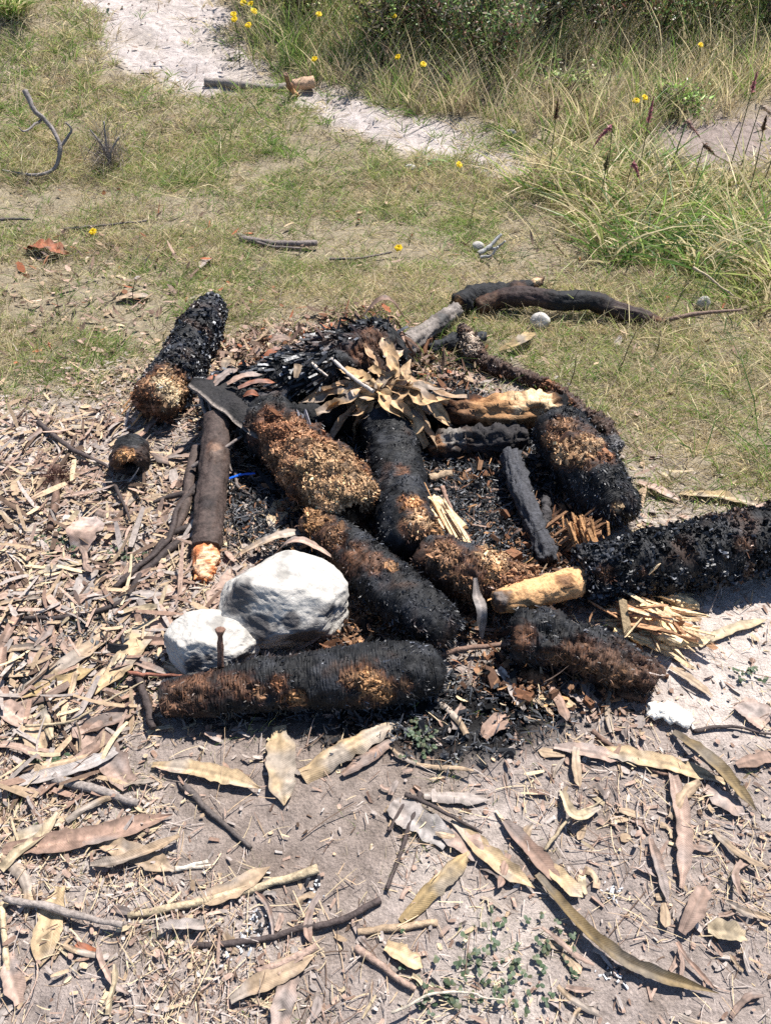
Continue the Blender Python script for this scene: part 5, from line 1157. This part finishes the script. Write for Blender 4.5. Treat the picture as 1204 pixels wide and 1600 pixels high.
clover('clover', 'small green clover patch near the bottom right of the middle', 800, 1500, 60, 38, 55)
clover('clover', 'small green clover patch at the bottom middle', 715, 1545, 40, 28, 34)
clover('clover', 'little green leaves in the litter below the charred stub', 95, 855, 16, 12, 50)
clover('clover', 'little green leaves beside the dark twigs left of the stake', 200, 868, 16, 8, 34)
clover('clover', 'bright green leaves in the litter at the left edge below the folded leaves', 75, 1205, 18, 14, 60)
clover('clover', 'green sprig clump on the bare soil below the front log right end', 655, 1160, 12, 12, 34)
clover('clover', 'green leaves on the pale soil at the right edge', 1170, 1060, 16, 10, 12)

# ------------------------------------------------------------------ seed stalks
def seed_stalk(px, py, h, label, colr, lean=0., hl=.07, nod=0.):
    p0 = at(px, py, 0.); p0[2] = ground(p0[0], p0[1])
    root = thing('seed_stalk', label, 'grass stalk', p0, 'seed stalks in the right grass')
    C = catmull([p0, p0 + [lean * .3, .0, h * .5], p0 + [lean, .01, h]], 10)
    V, q, _, u, tt = tube(C, np.linspace(.003, .002, 10), 5, ('flat', 'flat'), 0, 9, 1, 0)
    link('stem', Geo().add(V, q, col=(.16, .15, .07)).mesh('stem', p0), M_GRASS, root)
    n = 240; t = rng.random(n); ax = norm(C[-1] - C[-2] + [nod, 0, -abs(nod)])
    P = C[-1] + ax * (t * hl)[:, None] + np.array([0, 0, -1]) * (abs(nod) * .03 * t ** 2)[:, None]; dd = norm(ax + rng.normal(0, .55, (n, 3)))
    g = blades(P, dd, norm(np.cross(dd, rng.normal(0, 1, (n, 3)))), rng.uniform(.010, .02, n) * (1.2 - t), .0045, np.zeros((n, 3)), (.6, 1, .3), np.array(colr) * rng.uniform(.7, 1.3, (n, 1)))
    link('seed_head', g.mesh('seed_head', p0, smooth=False), M_GRASS, root)
PK = (.42, .17, .19); BK = (.16, .095, .06); PB = (.42, .32, .24)
for a in [(852, 300, .30, 'dark brown upright seed stalk at the left end of the tall grass', BK, 0., .08, 0), (985, 320, .34, 'pink seed stalk upright in the middle of the tall grass', PK, .0, .10, 0), (940, 320, .33, 'pink nodding seed head left in the tall grass', PK, -.02, .09, -1.),
          (1035, 310, .33, 'pale pink seed stalk right of the middle of the tall grass', (.40, .25, .22), .02, .1, .2), (965, 345, .24, 'low pink seed head deep in the tall grass', PK, .01, .06, .7), (1128, 300, .42, 'tall thin dark pink seed stalk near the right of the grass', PK, .0, .08, 0),
          (1145, 295, .36, 'tall pale seed stalk beside the dark pink one', PB, .01, .08, .1), (1196, 330, .42, 'dark red seed stalk at the right edge', (.2, .1, .09), .0, .1, 0), (1180, 320, .36, 'whitish nodding seed head at the right edge', (.62, .52, .44), .01, .05, .8),
          (1160, 330, .34, 'thin brown seed stalk between the pale ones at the right', BK, -.02, .06, 0), (930, 350, .22, 'short green-brown seed stalk at the left of the tall grass', (.2, .17, .09), .0, .06, 0), (1068, 330, .28, 'short brown seed stalk in the right half of the tall grass', BK, .01, .07, .1)]:
    seed_stalk(*a)
# dark weed stems on the lawn
for px, py, h, lab in [(735, 350, .12, 'thin dark weed stem on the lawn below the path end'), (970, 575, .14, 'thin dark weed stem in the grass right of the rotten root'), (890, 600, .10, 'short weed stem in the grass beside the rotten root'), (1020, 560, .1, 'small dark weed stem in the right grass'), (210, 480, .1, 'small brown weed stem left of the back log'), (95, 500, .08, 'small dry weed stem on the left lawn')]:
    p0 = at(px, py, 0.); p0[2] = ground(p0[0], p0[1]); C = catmull([p0, p0 + [.005, 0, h * .5], p0 + [rng.normal(0, .015), .01, h]], 10)
    V, q, _, u, tt = tube(C, np.linspace(.002, .001, 10), 5, ('flat', 'flat'), 0, 9, 1, 0)
    g = Geo().add(V, q, col=(.12, .09, .05)); n = 26; t = rng.uniform(.15, 1, n); k = (t * 9).astype(int); dd = norm(rng.normal(0, 1, (n, 3)) * [1, 1, .4] + [0, 0, .8])
    blades(C[k], dd, norm(np.cross(dd, [0, 0, 1.0])), rng.uniform(.008, .02, n), .003, np.zeros((n, 3)), (.5, 1, .2), np.array([.15, .15, .06]) * rng.uniform(.6, 1.3, (n, 1)), geo=g)
    tag(link('weed_stem', g.mesh('weed_stem', p0), M_GRASS, None, p0), lab, 'weed')

# ------------------------------------------------------------------ yellow flowers
def flower(px, py, h, label, group=None, r=.016):
    H = at(px, py, h); p0 = H.copy(); p0[2] = ground(H[0], H[1])
    root = thing('yellow_flower', label, 'flower', p0, group)
    C = catmull([p0, (p0 + H) / 2 + [.01, 0, 0], H], 8)
    V, q, _, u, tt = tube(C, .0016, 5, ('flat', 'flat'), 0, 9, 1, 0)
    link('stem', Geo().add(V, q, col=(.12, .14, .05)).mesh('stem', p0), M_GRASS, root)
    g = Geo(); ax = norm(np.array([rng.normal(0, .3), -.55, .8]))
    e1 = norm(np.cross(ax, [1, 0, 0])); e2 = np.cross(ax, e1)
    for ring, (n, rr, tilt) in enumerate([(15, 1., .15), (12, .75, .45), (8, .5, .9)]):
        a = np.arange(n) * 2 * math.pi / n + ring * .2 + rng.normal(0, .08, n)
        D = norm(np.cos(a)[:, None] * e1 + np.sin(a)[:, None] * e2 + ax * tilt); S = norm(np.cross(D, ax))
        blades(np.tile(H, (n, 1)), D, S, r * rr * rng.uniform(.85, 1.1, n), r * .42, np.tile(ax * -.15, (n, 1)), (.4, .9, 1, .7), np.array([.80, .56, .015]) * rng.uniform(.85, 1.1, (n, 1)), geo=g)
    link('flower_head', g.mesh('flower_head', p0, smooth=False), M_PETAL, root)
for k, (x, y) in enumerate([(365, 22), (366, 30), (380, 4), (391, 6), (397, 17), (388, 39)]):
    flower(x, y, .22, ['left yellow flower of the clump above the path', 'lower left yellow flower of the clump above the path', 'top left yellow flower of the clump above the path', 'top right yellow flower of the clump above the path', 'right yellow flower of the clump above the path', 'lowest yellow flower of the clump above the path'][k], 'yellow flower clump', .019)
for x, y, h, lab in [(498, 22, .25, 'single yellow flower right of the flower clump on the bank'), (491, 92, .16, 'yellow flower just behind the sawn branch end'), (621, 89, .2, 'paler of the two neighbouring yellow flowers on the bank'), (661, 100, .2, 'brighter of the two neighbouring yellow flowers on the bank'),
                     (615, 24, .25, 'yellow flower high on the bank beside the dark shrubs'), (993, 157, .2, 'left of two yellow flowers in the dry grass at the right'), (1007, 152, .2, 'upper of two yellow flowers in the dry grass at the right'), (1094, 70, .2, 'small yellow flower high on the right bank'),
                     (145, 362, .03, 'yellow flower low on the left lawn'), (717, 257, .04, 'yellow flower at the lower end of the path'), (622, 387, .03, 'yellow flower low on the middle lawn')]:
    flower(x, y, h, lab, None, .017)

# ------------------------------------------------------------------ shrubs on the bank
def shrub(px, py, h, w_, label, pal, nleaf, seed, leaf=.016, red=0):
    leaf = leaf * 1.25; py = py + 14 if py > 0 else py; nleaf = int(nleaf * .85); pal = list(pal) + [(DRY3 * .8, 2)]
    p0 = at(px, py, 0.); p0[2] = ground(p0[0], p0[1])
    root = thing('shrub', label, 'shrub', p0, 'shrubs on the bank')
    g = Geo(); tips = []
    for k in range(26):
        a = rng.uniform(0, 6.28); rr = w_ * .5 * math.sqrt(rng.random()); top = np.array([math.cos(a) * rr, math.sin(a) * rr, h * rng.uniform(.45, 1.0)])
        C = catmull([p0 + top * [.12, .12, 0], p0 + top * [.45, .45, .5] + rng.normal(0, .03, 3), p0 + top], 10)
        V, q, _, u, tt = tube(C, np.linspace(.006, .0015, 10), 5, ('flat', 'flat'), .1, 9, k, 0); g.add(V, q, col=(.07, .05, .04)); tips.append(C)
    link('stems', g.mesh('stems', p0), M_BARK, root)
    tips = np.array(tips); n = nleaf; k = rng.integers(len(tips), size=n); j = np.clip((rng.beta(2.2, 1.2, n) * 10).astype(int), 1, 9)
    P = tips[k, j] + rng.normal(0, .035, (n, 3)) * (w_ / .6)
    D = norm(rng.normal(0, 1, (n, 3)) + [0, -.1, .5]); S = norm(np.cross(D, rng.normal(0, 1, (n, 3))))
    clump = (1 + .5 * fbm(P, 9, 2, seed))[:, None]
    cc = pick(pal, n, .3) * clump * 1.3
    g = blades(P, D, S, rng.uniform(.7, 1.5, n) * leaf, rng.uniform(.35, .6, n) * leaf, rng.normal(0, .25, (n, 3)), (.3, 1, .8, .1), cc)
    o = link('crown', g.mesh('crown', p0, smooth=False), M_FOL, root)
DG = np.array([.075, .12, .04]); MG = np.array([.14, .21, .055]); YG = np.array([.26, .28, .075]); RB = np.array([.20, .085, .055]); DB = np.array([.10, .08, .06])
for a in [(590, 62, .55, .75, 'olive herb thicket on the bank right of the yellow flower clump', [(MG, 3), (YG, 3), (DB, 2), (DRY3, 1)], 4200, 1),
          (680, 70, .60, .75, 'dark brownish shrub left of the darkest gap on the bank', [(DG, 4), (DB, 4), (MG, 2), (RB, 1)], 4800, 2),
          (760, 100, .55, .6, 'dark green glossy shrub reaching lowest on the bank', [(DG, 4), (MG, 3), (DB, 2), (RB, 1)], 4800, 3),
          (850, 55, .65, .8, 'dark shrub with pale flecks in the top middle', [(DG, 4), (MG, 3), (DB, 3), (np.array([.3, .3, .22]), 1)], 4800, 4),
          (930, 45, .6, .8, 'blackish shrub just right of the top middle', [(DG, 4), (DB, 4), (RB, 1), (MG, 1)], 4800, 5),
          (1020, 55, .55, .8, 'mixed green and red-brown shrub at the top right', [(MG, 3), (DG, 3), (RB, 1), (YG, 1)], 4400, 6),
          (1110, 40, .6, .8, 'yellow-green shrub at the top right before the corner one', [(YG, 3), (MG, 3), (DG, 2)], 4400, 7),
          (1195, 45, .6, .8, 'dark green shrub in the top right corner', [(MG, 3), (DG, 3), (DB, 2)], 4400, 8),
          (470, 20, .55, .8, 'light green weedy thicket directly behind the yellow flower clump', [(MG, 3), (YG, 4), (DRY3, 2)], 4000, 9),
          (890, 135, .14, .5, 'low green herb patch in the dry grass of the bank', [(MG, 3), (OLG, 2)], 1100, 10),
          (1050, 165, .16, .3, 'bright green herb tuft beside the two yellow flowers', [(GRN * 1.1, 3), (MG, 3)], 700, 11),
          (640, 55, .5, .6, 'reddish dark shrub between the olive thicket and the brownish shrub', [(DB, 3), (RB, 2), (MG, 2), (DG, 3)], 3600, 12)]:
    shrub(*a)
for k, (x, y, lab) in enumerate([(540, -45, 'first'), (700, -45, ''), (860, -45, ''), (1010, -45, ''), (1160, -45, ''), (1330, -30, ''), (1480, 60, '')]):
    shrub(x, y, .9, 1.2, 'tall dark shrub behind the front shrubs of the bank', [(DG, 4), (MG, 3), (DB, 2)], 4200, 20 + k, leaf=.024)
# spiky tuft in the top left corner
p0 = at(20, 30, 0.); p0[2] = ground(p0[0], p0[1]); n = 420; a = rng.uniform(0, 6.28, n); le = rng.uniform(.1, 1.1, n)
D = norm(np.stack([np.cos(a) * le, np.sin(a) * le, np.ones(n)], -1)); S = norm(np.cross(D, rng.normal(0, 1, (n, 3))))
g = blades(p0 + rng.normal(0, .03, (n, 3)) * [1, 1, 0], D, S, rng.uniform(.12, .3, n), .006, np.stack([np.cos(a), np.sin(a), -np.ones(n)], -1) * .3, (.8, 1, .7, .1), pick([(GRN2, 3), (OLG, 3), (DRYG, 2)], n))
tag(link('grass_tussock', g.mesh('grass_tussock', p0), M_GRASS, None, p0), 'spiky green grass tussock in the top left corner', 'grass tussock')
# broad-leaved weeds in the tall grass
for px, py, lab in [(1025, 335, 'grey-green broad-leaved weed in the tall grass'), (1085, 335, 'second broad-leaved weed right of the grey-green one in the tall grass'), (665, 240, 'low green weed on the lower edge of the path')]:
    p0 = at(px, py, .05); n = 14; a = rng.uniform(0, 6.28, n); D = norm(np.stack([np.cos(a), np.sin(a), rng.uniform(.1, .9, n)], -1)); S = norm(np.cross(D, [0, 0, 1.0]))
    p0[2] = ground(p0[0], p0[1]); hh = .07 if py > 300 else .01
    g = blades(p0 + [0, 0, hh] + rng.normal(0, .03, (n, 3)) * [1, 1, .5], D, S, rng.uniform(.03, .06, n), rng.uniform(.012, .022, n), np.tile([0, 0, -.3], (n, 1)), (.3, .9, 1, .7, .1), pick([(np.array([.10, .16, .06]), 3), (MG, 2)], n))
    wd = thing('broad_leaved_weed', lab, 'weed', p0); link('leaves', g.mesh('weed_leaves', p0), M_FOL, wd)['kind'] = 'stuff'
